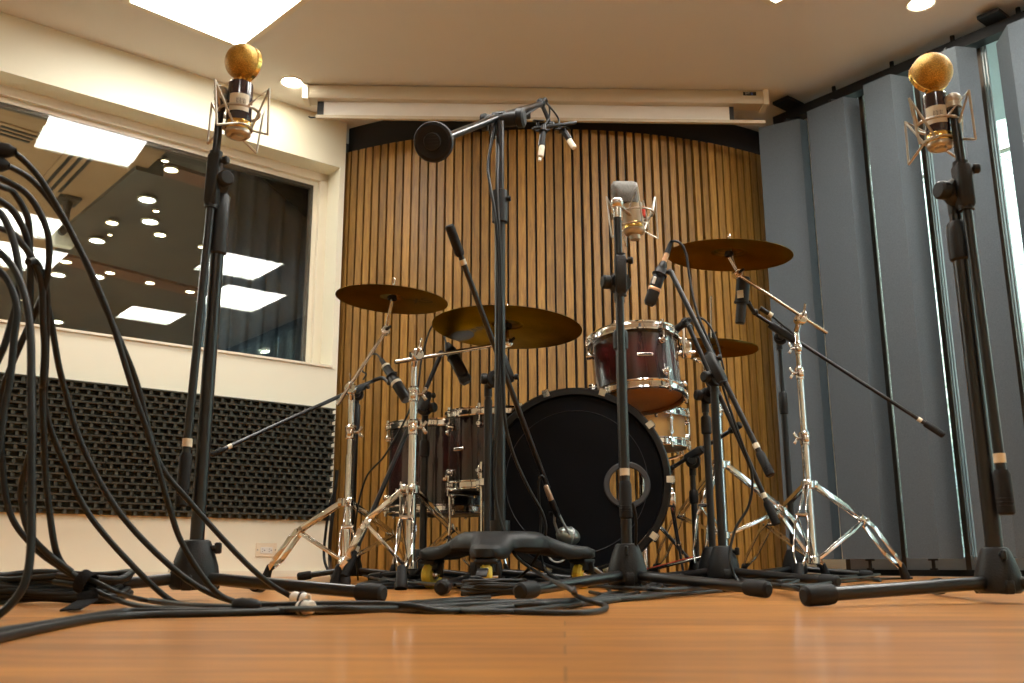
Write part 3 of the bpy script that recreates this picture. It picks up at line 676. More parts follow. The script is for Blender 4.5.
# bass drum: black front head towards the lens
cb = P(576, 481, 3.10); tob = CAM - cb; tob.z = 0; tob.normalize()
ab = (Matrix.Rotation(math.radians(-3), 3, 'Z') @ tob).normalized()
RB, DB = .2775, .42
bd_ = thing('bass_drum', V((cb.x, cb.y, cb.z - .308)) - ab * .2, 'large bass drum with black front head and a round port hole', 'drum', 'drums of the kit')
bc = cb - ab * DB / 2; ubx, uby, _ = basis(ab, Z)
k = ab.dot(bc - ROOTLOC[bd_.name]); BBURST = burst('burst_bass', k - DB / 2, k + DB / 2, ab)
mb = MB(); mb.lathe([(RB, -DB / 2), (RB, DB / 2)], bc, ab, 72); mb.build('shell', BBURST, bd_)
mb = MB(); mb.lathe([(RB - .006, -DB / 2), (RB - .006, DB / 2)], bc, ab, 72); mb.build('shell_lining', MAPLE, bd_)
for sg, nm in ((1, 'front_hoop'), (-1, 'batter_hoop')):
    mb = MB(); mb.lathe([(RB + .004, -.034), (RB + .028, -.034), (RB + .031, -.028), (RB + .031, .010), (RB + .026, .016), (RB + .008, .016), (RB + .004, .010), (RB + .004, -.034)], bc + ab * sg * DB / 2, ab * sg, 96); mb.build(nm, HOOP, bd_)
# front head with the port cut out
hc = bc + ab * (DB / 2 + .002)
def on_head(px, py):
    d = ray(px, py); return CAM + d * (ab.dot(hc - CAM) / ab.dot(d))
pc_ = on_head(627, 485); rp_ = .060
n = 96; vs, fs = [], []
for i in range(n):
    a = 2 * PI * i / n; dd = ubx * math.cos(a) + uby * math.sin(a)
    vs.append(pc_ + dd * rp_)
    oc = pc_ - hc; b_ = oc.dot(dd); tt = -b_ + math.sqrt(b_ * b_ - oc.length_squared + (RB + .003) ** 2); vs.append(pc_ + dd * tt)
for i in range(n): j = (i + 1) % n; fs.append([2 * i, 2 * i + 1, 2 * j + 1, 2 * j])
mb = MB().add(vs, fs); mb.build('front_head', HEADBLK, bd_)
mb = MB(); mb.lathe([(rp_ - .003, .002), (rp_ - .001, .005), (rp_ + .012, .0055), (rp_ + .0155, .003), (rp_ + .0155, .0), (rp_ - .003, .0), (rp_ - .003, .002)], pc_, ab, 48); mb.build('port_ring', mat('grey_port_ring', (.055, .058, .065), .4, noise=(30, .1)), bd_)
mb = MB(); mb.lathe([(0, 0), (RB, 0)], bc - ab * (DB / 2 + .002), ab, 64); mb.build('batter_head', CLEARHEAD, bd_)
mb = MB()
for rr, m_ in ((.232, None),): mb.torus(hc + ab * .0003, ab, rr, .0012, 96, 4)
mb.build('muffle_ring', mat('head_ring', (.03, .032, .038), .4, noise=(9, .2)), bd_)
for i in range(10):
    a = 2 * PI * i / 10; d = ubx * math.cos(a) + uby * math.sin(a)
    for sg in (1, -1):
        q = bc + ab * sg * (DB / 2) + d * (RB + .031)
        if sg > 0 or i % 2 == 0:
            mb = MB(); mb.box(q + d * .004 - ab * sg * .010, (.024, .012, .054), ab, d, .003); mb.box(q - d * .006 + ab * sg * .0185, (.024, .024, .006), ab, d, .002); mb.box(q - ab * sg * .038 - d * .004, (.026, .030, .010), ab, d, .003); mb.build('claw', CHROME, bd_)
        if sg > 0:
            mb = MB(); mb.cyl(q - ab * .03 - d * .003, q - ab * .13 - d * .003, .0035, 8); mb.cyl(q + ab * .004 + d * .006, q - ab * .03 + d * .002, .006, 8); mb.build('tension_rod', CHROME, bd_)
            mb = MB(); mb.box(bc + ab * .055 + d * (RB + .012), (.022, .026, .06), ab, d, .006); mb.build('lug', CHROME, bd_)
# spurs
for px, py, fx, fy, zc_ in ((671, 500, 684, 579, 3.22), (508, 500, 490, 579, 3.22)):
    q = P(px, py, zc_); f_ = PF(fx, fy); f_.z = .012
    mb = MB(); mb.cyl(q, q + (f_ - q) * .55, .008, 12); mb.cyl(q + (f_ - q) * .52, q + (f_ - q) * .58, .0115, 12); mb.cyl(q + (f_ - q) * .5, f_, .0055, 12); sp = mb.build('spur', CHROME, bd_)
    mb = MB(); mb.lathe([(0, -.008), (.011, -.006), (.013, .008), (.007, .03)], f_, q - f_, 14); mb.build('rubber_tip', RUB, sp)
    mb = MB(); mb.box(q, (.03, .05, .05), Z, ab, .006); mb.box(q + Z * .03, (.02, .024, .02), Z, ab, .004); mb.build('spur_bracket', CHROME, sp)
# printed mark low on the front head (its upper half is covered)
lc = on_head(557.5, 552.5) + ab * .0006; px_ = 3.1 / F
mb = MB(); x_, y_, z_ = basis(ab, Z)
mb.torus(lc, ab, 9.3 * px_, .0030, 48, 6); mb.build('head_mark_ring', SILVERINK, bd_)
rgt = -x_ if x_.x < 0 else x_
text_mesh('An', 9.5 * px_, lc + Z * (1.2 * px_), rgt, Z, bd_, 'head_mark_lettering', SILVERINK)
text_mesh('EL.', 5.2 * px_, on_head(573, 556) + ab * .0006, rgt, Z, bd_, 'head_mark_lettering', SILVERINK)
# snare on its stand, almost hidden behind the bass drum
cs_ = P(640, 431, 3.78)
sn = tom('snare_drum', 'natural maple snare drum peeking out between the bass drum and the rack tom', 'drum', cs_, Z, .178, .115, 8, ang_towards(cs_, Z, tomup, .8), MAPLE, WHITEHEAD, WHITEHEAD, tomup, group='drums of the kit', lugs='tube')
t = thing('snare_stand', V((cs_.x, cs_.y, 0)), 'chrome snare drum stand hidden behind the bass drum', 'drum stand')
zb0 = cs_.z - .095
mb = MB(); mb.cyl(V((cs_.x, cs_.y, .06)), V((cs_.x, cs_.y, zb0 - .04)), .012, 12); mb.cyl(V((cs_.x, cs_.y, .25)), V((cs_.x, cs_.y, .30)), .018, 12); mb.build('pole', CHROME, t)
for k in range(3):
    d = V((math.cos(2.1 * k + .4), math.sin(2.1 * k + .4), 0)); c0_ = V((cs_.x, cs_.y, 0))
    mb = MB(); mb.tube(spline([c0_ + Z * (zb0 - .05), c0_ + d * .10 + Z * (zb0 - .02), c0_ + d * .185 + Z * (zb0 + .005), c0_ + d * .196 + Z * (zb0 + .03)]), .006, 8); mb.build('basket_arm', CHROME, t)
    mb = MB(); mb.tube(spline([c0_ + Z * .26, c0_ + d * .10 + Z * .18, c0_ + d * .26 + Z * .02]), .008, 8); lg = mb.build('leg', CHROME, t)
    mb = MB(); mb.cyl(c0_ + d * .262, c0_ + d * .25 + Z * .04, .014, 12, .010); mb.build('rubber_foot', RUB, lg)
# ------------------------------------------------------------------ cymbals
def cymbal(px, py, zc_, r, drop, ratio, label, m_, bell=.21, flip=False, cat='cymbal', name='cymbal'):
    c = P(px, py, zc_); n_ = disc_normal(px, py, drop, ratio)
    if flip: n_ = -n_
    t = thing(name, c, label, cat, 'cymbals of the kit')
    prof = []; hb, hw = .11 * r, .055 * r
    def hgt(q):
        q = q / r
        if q < bell: return hw + hb * (math.cos(q / bell * PI / 2) ** .8 if q / bell < 1 else 0)
        return hw * (1 - ((q - bell) / (1 - bell)) ** 1.7)
    ks = [.006 / r] + [bell * i / 8 for i in range(1, 8)] + [bell + .01] + [bell + (1 - bell) * i / 14 for i in range(1, 15)]
    up_ = [(q * r, hgt(q * r) + .0008) for q in ks]; dn = [(q * r, hgt(q * r) - .0008) for q in reversed(ks)]
    mb = MB(); mb.lathe(up_ + dn + [up_[0]], c, n_, 96); mb.build('bronze_disc', m_, t)
    return t, c, n_, hgt
def cym_text(t, c, n_, hgt, r_at, ang_px, txt, size, extra=None):
    # lettering on the underside, facing the lens
    d = P(*ang_px, 3.3) - c; d = (d - n_ * d.dot(n_)).normalized(); q = c + d * r_at + n_ * (hgt(r_at) - .0016)
    rtv = V((1, 0, 0)); rtv = (rtv - n_ * rtv.dot(n_)).normalized(); upv = -(n_.cross(rtv))
    if upv.y > 0: upv = -upv
    # seen from below the reading direction keeps to the right, "up" is away from the rim nearest the lens
    upv = V((0, -1, 0)); upv = (upv - n_ * upv.dot(n_)).normalized()
    return q, rtv, upv
cyL, cL, nLc, hL = cymbal(392, 300, 3.43, .203, 5.6, .25, 'bronze crash cymbal at the far left, in front of the window end', BRONZE)
cyC, cC, nC, hC = cymbal(507, 328.5, 3.22, .255, 3, .287, 'large bronze ride cymbal behind the tall centre stand pole', BRONZE)
cyR, cR, nRc, hR = cymbal(729, 256, 3.50, .229, 1.4, .262, 'bronze crash cymbal on the right, overlapping the slats and grey panel', BRONZE2, bell=.27)
cyH, cH, nH, hH = cymbal(711, 349, 3.66, .178, 1, .20, 'lower hi-hat cymbal behind the rack tom', BRONZE2, bell=.26)
cy2, cH2, nH2, hH2 = cymbal(711, 347.6, 3.66, .178, 1, .20, 'upper hi-hat cymbal resting on the lower one', BRONZE2, bell=.26)
def underside(t, c, n_, hgt, txt, size, px, py, name):
    # where the pixel's sight line meets the cymbal underside
    d = ray(px, py); rr = .1
    for _ in range(6):
        k = n_.dot(c + n_ * hgt(rr) - CAM) / n_.dot(d); q = CAM + d * k; rr = (q - (c + n_ * n_.dot(q - c))).length
    q = q - n_ * .0032
    d2 = ray(px + 1, py); k = n_.dot(q - CAM) / n_.dot(d2); rtv = (CAM + d2 * k - q).normalized(); upv = rtv.cross(n_); upv = upv if upv.dot(V((0, -1, 0))) > 0 else -upv
    return q, rtv, upv
def press_on(ob, t, c, n_, hgt, gap):
    o = ROOTLOC[t.name]
    for v in ob.data.vertices:
        rel = v.co + o - c; hh = rel.dot(n_); rr = (rel - n_ * hh).length; v.co += n_ * (hgt(rr) - gap - hh)
q, rv, uv = underside(cyC, cC, nC, hC, '', 0, 470, 331.5, '')
press_on(text_mesh('SABIAN', .050, q, (rv - uv * .42), (uv + rv * .42), cyC, 'printed_lettering', INK, 0), cyC, cC, nC, hC, .0022)
q2, rv2, uv2 = underside(cyC, cC, nC, hC, '', 0, 462, 335, '')
mb = MB(); mb.lathe([(0, 0)] + [(.052 * k / 6, 0) for k in range(1, 7)], q2, nC, 32, uv2, 1, .8)
press_on(mb.build('printed_emblem', mat('ink_wash', (.03, .018, .007), .5, .6, noise=(60, .2)), cyC), cyC, cC, nC, hC, .0018)
q, rv, uv = underside(cyL, cL, nLc, hL, '', 0, 421, 300.5, '')
press_on(text_mesh('XS', .080, q, (rv - uv * .8), (uv + rv * .8), cyL, 'printed_lettering', INK, 0), cyL, cL, nLc, hL, .002)
# ------------------------------------------------------------------ chrome cymbal stands
def wing(mb, q, d, s=1.0):
    x, y, z = basis(d); mb.cyl(q, q + z * .018 * s, .006 * s, 10)
    for sg in (-1, 1): mb.bar(q + z * .014 * s, q + z * .03 * s + Z * (sg * .020 * s), .004 * s, .012 * s, z, .002 * s)
def two_bar_leg(t, top, foot, xy, zlow, m_=CHROME, spread=.030, knee=.54):
    d = V((foot.x - xy.x, foot.y - xy.y, 0)); L_ = d.length; d.normalize(); sd = d.cross(Z)
    a = V((xy.x, xy.y, top)) + d * .026
    kn = a.lerp(V((foot.x, foot.y, .05)), knee) + Z * (.10 * top) + d * .01
    ft = V((foot.x, foot.y, .028)) - d * .005
    mb = MB()
    for sg in (-1, 1):
        pts = [a + sd * sg * .007, a.lerp(kn, .9) + sd * sg * spread * .34, kn.lerp(ft, .14) + sd * sg * spread * .72, kn.lerp(ft, .66) + sd * sg * spread * .72, ft + Z * .012 + sd * sg * .004]
        for p, q in zip(pts, pts[1:]):
            u_ = (q - p).normalized(); mb.bar(p - u_ * .002, q + u_ * .002, .0042, .018, sd.cross(u_), .001)
    mb.cyl(kn - sd * (spread * .5 + .006), kn + sd * (spread * .5 + .006), .007, 10)
    lg = mb.build('leg', m_, t)
    mb = MB(); lo = V((xy.x, xy.y, zlow)) + d * .02
    for sg in (-1, 1):
        p, q = lo + sd * sg * .005, kn - Z * .004 + sd * sg * (spread * .5 - .002); mb.bar(p, q, .003, .010, Z, .0008)
    mb.build('brace', m_, lg)
    mb = MB(); mb.lathe([(0, -.02), (.016, -.02), (.018, -.008), (.015, .012), (.012, .042), (.008, .046)], V((foot.x, foot.y, .020)), (kn - ft).normalized() * .6 + Z * .6, 14); mb.build('rubber_foot', RUB, lg)
def cymbal_stand(name, label, xy, tiers, collars, hub_z, low_z, feet, boom=None, group='chrome cymbal stands', post=None, spread=.030, sides=None):
    xy = V((xy.x, xy.y, 0)); t = thing(name, xy, label, 'cymbal stand', group)
    at = lambda z: V((xy.x, xy.y, z))
    for (z0, z1, r) in tiers:
        mb = MB(); mb.cyl(at(z0), at(z1), r, 20); mb.build('tube', CHROME, t)
    for i, (z, r) in enumerate(collars):
        mb = MB(); mb.lathe([(r * .7, -.034), (r, -.030), (r, -.004), (r * 1.12, 0), (r * 1.12, .012), (r * .8, .018)], at(z), Z, 20); mb.box(at(z) + V((0, -r, -.012)), (.018, .022, .024), Z, V((0, 1, 0)), .004); cl = mb.build('height_clamp', CHROME, t)
        mb = MB(); sd = sides[i] if sides else -1; wing(mb, at(z) + V((sd * r * .9, -.3 * r, -.010)), V((sd, -.35, 0))); mb.build('wing_nut', STEEL, cl)
    mb = MB(); r = tiers[0][2]; mb.lathe([(r, -.018), (r + .010, -.014), (r + .010, .010), (r, .014)], at(hub_z), Z, 20)
    for f in feet:
        d = V((f.x - xy.x, f.y - xy.y, 0)).normalized(); mb.box(at(hub_z) + d * (r + .014), (.026, .020, .026), Z, d, .003)
    mb.build('leg_hub', CHROME, t)
    mb = MB(); mb.lathe([(r, -.016), (r + .008, -.012), (r + .008, .010), (r, .014)], at(low_z), Z, 20); mb.build('brace_collar', CHROME, t)
    for f in feet: two_bar_leg(t, hub_z, f, xy, low_z, spread=spread)
    if boom:
        tail, clamp, tip, c, n_ = boom; u_ = (tip - tail).normalized()
        mb = MB(); mb.cyl(tail, tip, .0062, 12); mb.cyl(tail, tail + u_ * .05, .0075, 12); bm_ = mb.build('boom_arm', STEEL, t)
        mb = MB(); x, y, z = basis(u_); side = V((u_.y, -u_.x, 0)).normalized()
        if side.y > 0: side = -side
        mb.cyl(clamp - u_ * .018, clamp + u_ * .018, .015, 16); mb.cyl(clamp - side * .02, clamp + side * .026, .017, 18); mb.lathe([(.020, 0), (.021, .006), (.016, .010)], clamp + side * .016, side, 18); mb.cyl(at(max(z1 for _, z1, _ in tiers)) - Z * .01, clamp, .011, 14); tl = mb.build('boom_tilter', CHROME, t)
        mb = MB(); wing(mb, clamp + side * .022 + Z * .01, side + Z * .5, 1.1); mb.build('wing_nut', STEEL, tl)
        mb = MB(); sd2 = side; mb.cyl(tip - sd2 * .014, tip + sd2 * .014, .016, 18); mb.torus(tip + sd2 * .014, sd2, .012, .003, 20, 6); mb.cyl(tip + sd2 * .014, tip + sd2 * .017, .007, 10); mb.build('cymbal_tilter', CHROME, bm_)
        mb = MB(); mb.cyl(tip, c + n_ * .060, .0038, 10); mb.cyl(tip + n_ * .012, c - n_ * .004, .0062, 10); post_ = mb.build('cymbal_post', STEEL, bm_)
        mb = MB(); mb.lathe([(.016, -.004), (.017, .0), (.015, .012), (.004, .014)], c + n_ * .004, n_, 18); mb.build('felt', INK, post_)
        mb = MB(); wing(mb, c + n_ * .040, n_, .9); mb.build('wing_nut', CHROME, post_)
        mb = MB(); q = tip + sd2 * .016; mb.bar(q, q + u_ * .0 + V((.02, -.004, .014)), .006, .010, Z, .002); mb.build('tilt_lever', BLK, bm_)
    return t
def zpx(px, py, xy): return zat(px, py, xy)
# far-left stand
xy = P(350, 450, 3.42)
cymbal_stand('cymbal_stand', 'chrome boom cymbal stand at the far left, in front of the wall end', xy,
    [(.06, zpx(350, 455, xy), .0145), (zpx(350, 455, xy) - .02, zpx(351, 396, xy), .0115)], [(zpx(350, 430, xy), .018)], zpx(349, 502, xy), zpx(345, 560, xy),
    [PF(266, 582.5), PF(345, 586), PF(420, 578)], (P(337, 405, 3.36), P(351, 389, 3.40), P(386, 331, 3.43), cL, nLc), sides=[1])
# centre-left stand
xy = P(413, 430, 3.08)
cymbal_stand('cymbal_stand', 'double-braced chrome boom cymbal stand left of the three-armed base, holding the ride cymbal', xy,
    [(.06, zpx(412, 428, xy), .0155), (zpx(412, 428, xy) - .02, zpx(415, 392, xy), .0125), (zpx(415, 392, xy) - .02, zpx(416, 362, xy), .0095)], [(zpx(412, 425, xy), .019), (zpx(415, 392, xy), .0165)], zpx(411, 489, xy), zpx(408, 565, xy),
    [PF(336, 586), PF(401, 590), PF(476, 579)], (P(395, 362, 3.02), P(416, 355.5, 3.06), P(507, 343, 3.20), cC, nC), sides=[1, 1])
# right stand
xy = P(804, 430, 3.52)
cymbal_stand('cymbal_stand', 'chrome boom cymbal stand on the right, in front of the grey panels', xy,
    [(.06, zpx(806, 440, xy), .0145), (zpx(806, 440, xy) - .02, zpx(804, 372, xy), .0120), (zpx(804, 372, xy) - .02, zpx(800, 328, xy), .0095)], [(zpx(806, 436, xy), .018), (zpx(803, 371, xy), .015), (zpx(801, 346, xy), .012)], zpx(809, 484, xy), zpx(807, 560, xy),
    [PF(905, 579.5), PF(800, 584), PF(744, 577)], (P(827, 333, 3.50), P(800, 319.5, 3.52), P(737, 274, 3.50), cR, nRc), sides=[-1, -1, -1])
# hi-hat stand (also carries the rack tom's arm)
xy = P(719, 450, 3.46); hx = V((xy.x, xy.y, 0))
t = cymbal_stand('hi_hat_stand', 'chrome hi-hat stand behind the black microphone stands right of the bass drum', xy,
    [(.05, zpx(720, 412, xy), .0155), (zpx(720, 412, xy) - .02, zpx(718, 362, xy), .0125)], [(zpx(720, 408, xy), .020)], zpx(721, 464, xy), zpx(722, 535, xy),
    [PF(826, 580), PF(697, 583), PF(655, 577)], None, sides=[1])
mb = MB(); mb.cyl(V((xy.x, xy.y, zpx(718, 364, xy))), cH - nH * .02 , .007, 10); mb.cyl(cH - nH * .02, P(711, 296, 3.66), .0032, 8); rod = mb.build('pull_rod', STEEL, t)
mb = MB(); mb.cyl(cH - nH * .03, cH - nH * .004, .018, 16); mb.build('seat_cup', BLK, rod)
mb = MB(); q = cH2 + nH2 * .028; mb.lathe([(.006, .03), (.012, .028), (.013, .0), (.018, -.004), (.018, -.014)], q, nH2, 16); wing(mb, q + nH2 * .02, V((1, -.3, 0)), .7); mb.build('clutch', BLK, rod)
fp = hx + V((-.12, -.02, 0))
mb = MB(); mb.bar(hx + V((-.30, .06, .03)), hx + V((-.02, .0, .10)), .075, .010, Z, .004); pd = mb.build('footboard', CHROME, t)
mb = MB(); mb.bar(hx + V((-.27, .05, .044)), hx + V((-.10, .017, .088)), .045, .004, Z, .001); mb.build('grip_insert', REDINK, pd, smooth=0)
mb = MB(); mb.bar(hx + V((-.32, .065, .012)), hx + V((.02, -.005, .012)), .05, .008, Z, .002); mb.build('base_plate', BLK, t)
# arm from that stand to the rack tom
ta = P(690, 345, 3.32); tb_ = P(704, 362, 3.40); tc_ = V((xy.x, xy.y, zpx(718, 366, xy)))
t = thing('tom_holder', tc_ - Z * .03, 'chrome tom arm and clamp between the rack tom and the hi-hat stand', 'tom holder')
mb = MB(); mb.cyl(tc_ - Z * .035, tc_ + Z * .035, .024, 18); mb.box(tc_ + V((-.028, -.016, 0)), (.04, .03, .05), Z, V((0, 1, 0)), .006); mb.cyl(tc_ + V((.0, -.02, .012)), tc_ + V((.01, -.045, .018)), .014, 14); mb.build('pole_clamp', CHROME, t)
mb = MB(); mb.tube(spline([tc_ + V((-.04, -.018, 0)), tb_ + V((-.012, 0, .0)), tb_ + V((-.040, -.004, .012)), P(688, 356, 3.33), P(688, 340, 3.32)]), .0065, 10); mb.build('l_rod', CHROME, t)
mb = MB(); e = P(686, 350, 3.31); mb.box(e, (.030, .036, .06), Z, V((1, 0, 0)), .006); mb.cyl(e + V((-.03, 0, -.01)), e + V((.03, -.01, -.012)), .009, 12); mb.box(e + V((-.012, .0, .028)), (.03, .03, .03), Z, V((1, 0, 0)), .004); mb.build('tom_bracket', CHROME, t)
mb = MB(); e = P(686, 344, 3.30); mb.bar(P(684.5, 352, 3.29), P(683.5, 327, 3.29), .007, .010, V((0, -1, 0)), .002); mb.build('memory_lock_key', TRIM, t)
# kick pedal at the back of the bass drum
kp = bc - ab * (DB / 2 + .06); kp.z = 0; bk = -ab
t = thing('kick_pedal', kp + bk * .14, 'chrome kick pedal behind the bass drum', 'drum pedal')
mb = MB(); mb.bar(kp + bk * .0 + Z * .055, kp + bk * .28 + Z * .022, .085, .010, Z, .004); mb.build('footboard', CHROME, t)
mb = MB(); mb.bar(kp - bk * .02 + Z * .010, kp + bk * .30 + Z * .010, .10, .008, Z, .002); mb.build('base_plate', BLK, t)
sd = bk.cross(Z); mb = MB()
for sg in (-1, 1): mb.bar(kp + sd * sg * .06 + Z * .01, kp + sd * sg * .05 + Z * .20, .016, .02, bk, .003)
mb.cyl(kp - sd * .065 + Z * .20, kp + sd * .065 + Z * .20, .009, 12); mb.build('frame', CHROME, t)
mb = MB(); bp0, bp1 = kp + Z * .20, kp + Z * .36 - bk * (-.03); mb.cyl(bp0, bp1, .004, 8); bt = mb.build('beater_rod', STEEL, t)
mb = MB(); mb.cyl(bp1 - bk * .025, bp1 + bk * .03, .022, 16); mb.build('beater', WHITE, bt)
# rug under the kit
poly = [PF(353, 589), PF(560, 588.5), PF(770, 585.5), PF(880, 579), V((1.30, 4.55, 0)), V((.9, 4.7, 0)), V((-.45, 4.7, 0))]
mb = MB(); mb.prism(poly, 0, .006); tag(mb.build('drum_rug', RUGM, smooth=0), 'thin black rug spread on the floor under the drum kit', 'rug')
# ================================================================== MICROPHONE STANDS
def leg_tubes(t, hubc, feet, zh, r=.0112):
    for f in feet:
        d = V((f.x - hubc.x, f.y - hubc.y, 0)); L_ = d.length; d.normalize()
        a = V((hubc.x, hubc.y, zh)) + d * .02; e = V((f.x, f.y, .0175)) - d * .01
        mb = MB(); mb.cyl(a, e, r, 14); lg = mb.build('leg', BLKTUBE, t)
        u_ = (e - a).normalized()
        mb = MB(); mb.lathe([(0, .046), (.010, .046), (.0155, .042), (.0165, .036), (.0165, 0), (.0155, -.008), (.012, -.010)], e - u_ * .032, u_, 16); mb.build('rubber_foot', RUB, lg)
def hub(t, c, s=1.0, label=False, knob=None):
    prof = [(0, .020), (.040, .020), (.046, .026), (.0475, .040), (.044, .062), (.036, .088), (.029, .106), (.026, .112), (.022, .114), (0, .114)]
    mb = MB(); mb.lathe([(r * s, h * s) for r, h in prof], c, Z, 28)
    for k in range(3):
        a = math.radians(30 + 120 * k); d = V((math.cos(a), math.sin(a), 0)); mb.box(c + d * .030 * s + Z * .034 * s, (.022 * s, .036 * s, .03 * s), Z, d, .004)
    h_ = mb.build('hub', CAST, t)
    kd = knob or V((.75, -.5, 0)); kd.normalize()
    mb = MB(); mb.cyl(c + kd * .02 * s + Z * .098 * s, c + kd * .040 * s + Z * .098 * s, .006 * s, 10); mb.box(c + kd * .044 * s + Z * .098 * s, (.010 * s, .022 * s, .013 * s), kd, Z, .003); mb.build('lock_knob', CAST, h_)
    return h_
def knob(mb, q, d, r=.019, l=.022):
    d = V(d).normalized(); mb.cyl(q, q + d * l * .5, r * .55, 14); mb.lathe([(r * .7, l * .4), (r, l * .5), (r, l), (r * .8, l * 1.15), (0, l * 1.18)], q, d, 18)
def boom_assembly(t, tail, piv, tip, grip=.075, rad=.0075, collar=True, block=.085, knob_side=-1, grip_r=.013, sleeve=True, poleoff=None):
    u_ = (tip - tail).normalized(); side = V((u_.y, -u_.x, 0))
    side = V((0, -1, 0)) if side.length < .3 else side.normalized()
    if side.y > 0: side = -side
    mb = MB(); mb.cyl(tail + u_ * grip * .8, tip, rad, 12); bm_ = mb.build('boom', BLKTUBE, t)
    mb = MB(); mb.lathe([(0, 0), (grip_r * .75, 0), (grip_r, .004), (grip_r, grip - .008), (grip_r * .8, grip), (rad, grip)], tail, u_, 16)
    for k in range(3): mb.torus(tail + u_ * (grip * .2 + k * .006), u_, grip_r, .0008, 16, 4)
    mb.build('boom_grip', RUB, bm_)
    if collar:
        mb = MB(); mb.cyl(tail + u_ * (grip + .012), tail + u_ * (grip + .028), rad * 1.15, 14); mb.build('white_band', LABEL, bm_)
    mb = MB(); mb.box(piv, (.028, .030, block), u_, side, .006); mb.cyl(piv - u_ * block * .55, piv + u_ * block * .55, .0135, 16)
    knob(mb, piv + u_ * block * .36 + V((.012, -.004, 0)), V((1, -.25, 0)), .009, .016)
    bl = mb.build('boom_clamp', CAST, t)
    return bm_, bl, u_, side
def mic_stand(label, xy, feet, top, tiers, tail=None, piv=None, tip=None, s=1.0, grip=.075, rad=.0075, sticker=False, knobdir=V((-1, -.3, 0)), block=.085, collar=True, legs_r=.0112, knobd=None, name='microphone_stand', grip_r=.013, group='black microphone stands'):
    xy = V((xy.x, xy.y, 0)); t = thing(name, xy, label, 'microphone stand', group); at = lambda z: V((xy.x, xy.y, z))
    h_ = hub(t, xy, s, knob=knobd); leg_tubes(t, xy, feet, .042 * s, legs_r)
    if sticker:
        mb = MB(); q = xy + V((-.037, -.028, .062)); mb.box(q, (.014, .018, .001), V((-.8, -.6, .32)), Z); mb.build('white_sticker', WHITE, h_, smooth=0)
    zl = .10 * s
    for i, (z1, r, cl) in enumerate(tiers):           # (top of this tube, radius, clutch length at its top)
        z1 = min(z1, top)
        mb = MB(); mb.cyl(at(zl), at(z1), r, 16); tb = mb.build('tube', BLKTUBE, t)
        if cl:
            mb = MB(); mb.lathe([(r, -cl), (r + .005, -cl + .004), (r + .0058, -cl * .5), (r + .005, -.006), (r + .001, 0)], at(z1), Z, 20); mb.build('clutch', CAST, tb)
        zl = z1 - .01
    if piv is not None:
        bm_, bl, u_, side = boom_assembly(t, tail, piv, tip, grip, rad, collar, block, grip_r=grip_r)
        ht = at(top); c = (piv - ht); 
        mb = MB(); mb.cyl(at(top - .035), at(top - .004), .0125, 14); kd = V(knobdir).normalized()
        jd = (piv - ht); jd = jd if jd.length > .01 else V((0, -1, 0)) * .02
        mb.cyl(ht, piv, .013, 14); mb.lathe([(.0, -.014), (.024, -.014), (.027, -.008), (.027, .008), (.024, .014), (0, .014)], ht + jd * .4, V((kd.y, -kd.x, 0)) if abs(jd.normalized().dot(V((kd.y, -kd.x, 0)))) > .2 else kd, 20)
        jt = mb.build('swivel_joint', CAST, t)
        mb = MB(); knob(mb, ht + jd * .4 + kd * .012, kd, .017, .028); mb.build('swivel_knob', CAST, jt)
    return t
def zp(px, py, xy): return zat(px, py, xy)
# ---- tall left stand with the boom folded upright
xl = P(195.5, 560, 1.845); 
def PV(px, py, y): return atY(px, py, y)
yl = xl.y
pl_ = xl.copy(); ftl = PF(382, 604)
dl_ = V((ftl.x - xl.x, ftl.y - xl.y, 0)); rot = lambda d, a: Matrix.Rotation(math.radians(a), 3, 'Z') @ d
topz = zp(229, 186, xl)
mic_stand('tall black microphone stand at the left, boom folded upright, in front of the window', xl, [ftl, V((-.885, 1.74, 0)), V((xl.x, xl.y, 0)) + rot(dl_, 115)], topz,
    [(zp(224, 195, xl), .0138, .135), (topz, .0095, 0)], PV(181, 507, yl - .03), PV(213.5, 180, yl - .03), PV(221.5, 96, yl - .03), grip=.105, rad=.0085, sticker=True, knobdir=V((.65, -.75, 0)), block=.115, knobd=V((1, -.1, 0)), grip_r=.0125)
# ---- tall right stand
xr = P(996, 560, 1.60); yr = xr.y; ftr = PF(806, 607.5); dr_ = V((ftr.x - xr.x, ftr.y - xr.y, 0))
topz = zp(957, 196, xr)
mic_stand('tall black microphone stand at the right edge, boom folded upright, before the window strips', xr, [ftr, V((xr.x, xr.y, 0)) + rot(dr_, 122), V((xr.x, xr.y, 0)) + rot(dr_, -118)], topz,
    [(zp(959, 222, xr), .0140, .075), (topz, .0115, 0)], PV(1007, 515, yr - .03), PV(963.5, 186, yr - .03), PV(953, 102, yr - .03), grip=.075, rad=.0085, knobdir=V((-.95, -.3, 0)), block=.085, knobd=V((-.1, -1, 0)), grip_r=.0145, s=.80)
# ---- centre stand with the pale condenser microphone
xc = P(627, 556, 2.14); yc = xc.y; fcr, fcl = PF(768, 598.5), PF(520, 601)
fb_ = V((xc.x, xc.y, 0)) + V((.03, .40, 0)); topz = zp(620.5, 288, xc)
mic_stand('black microphone stand in the centre, standing in front of the bass drum', xc, [fcr, fcl, fb_], topz,
    [(zp(625, 330, xc), .0125, .05), (topz, .010, 0)], PV(626, 519, yc - .03), PV(620.5, 275, yc - .03), PV(617, 203, yc - .03), grip=.085, rad=.0095, knobdir=V((-1, -.25, 0)), block=.095, knobd=V((-.15, -1, 0)), grip_r=.0145, s=.96)
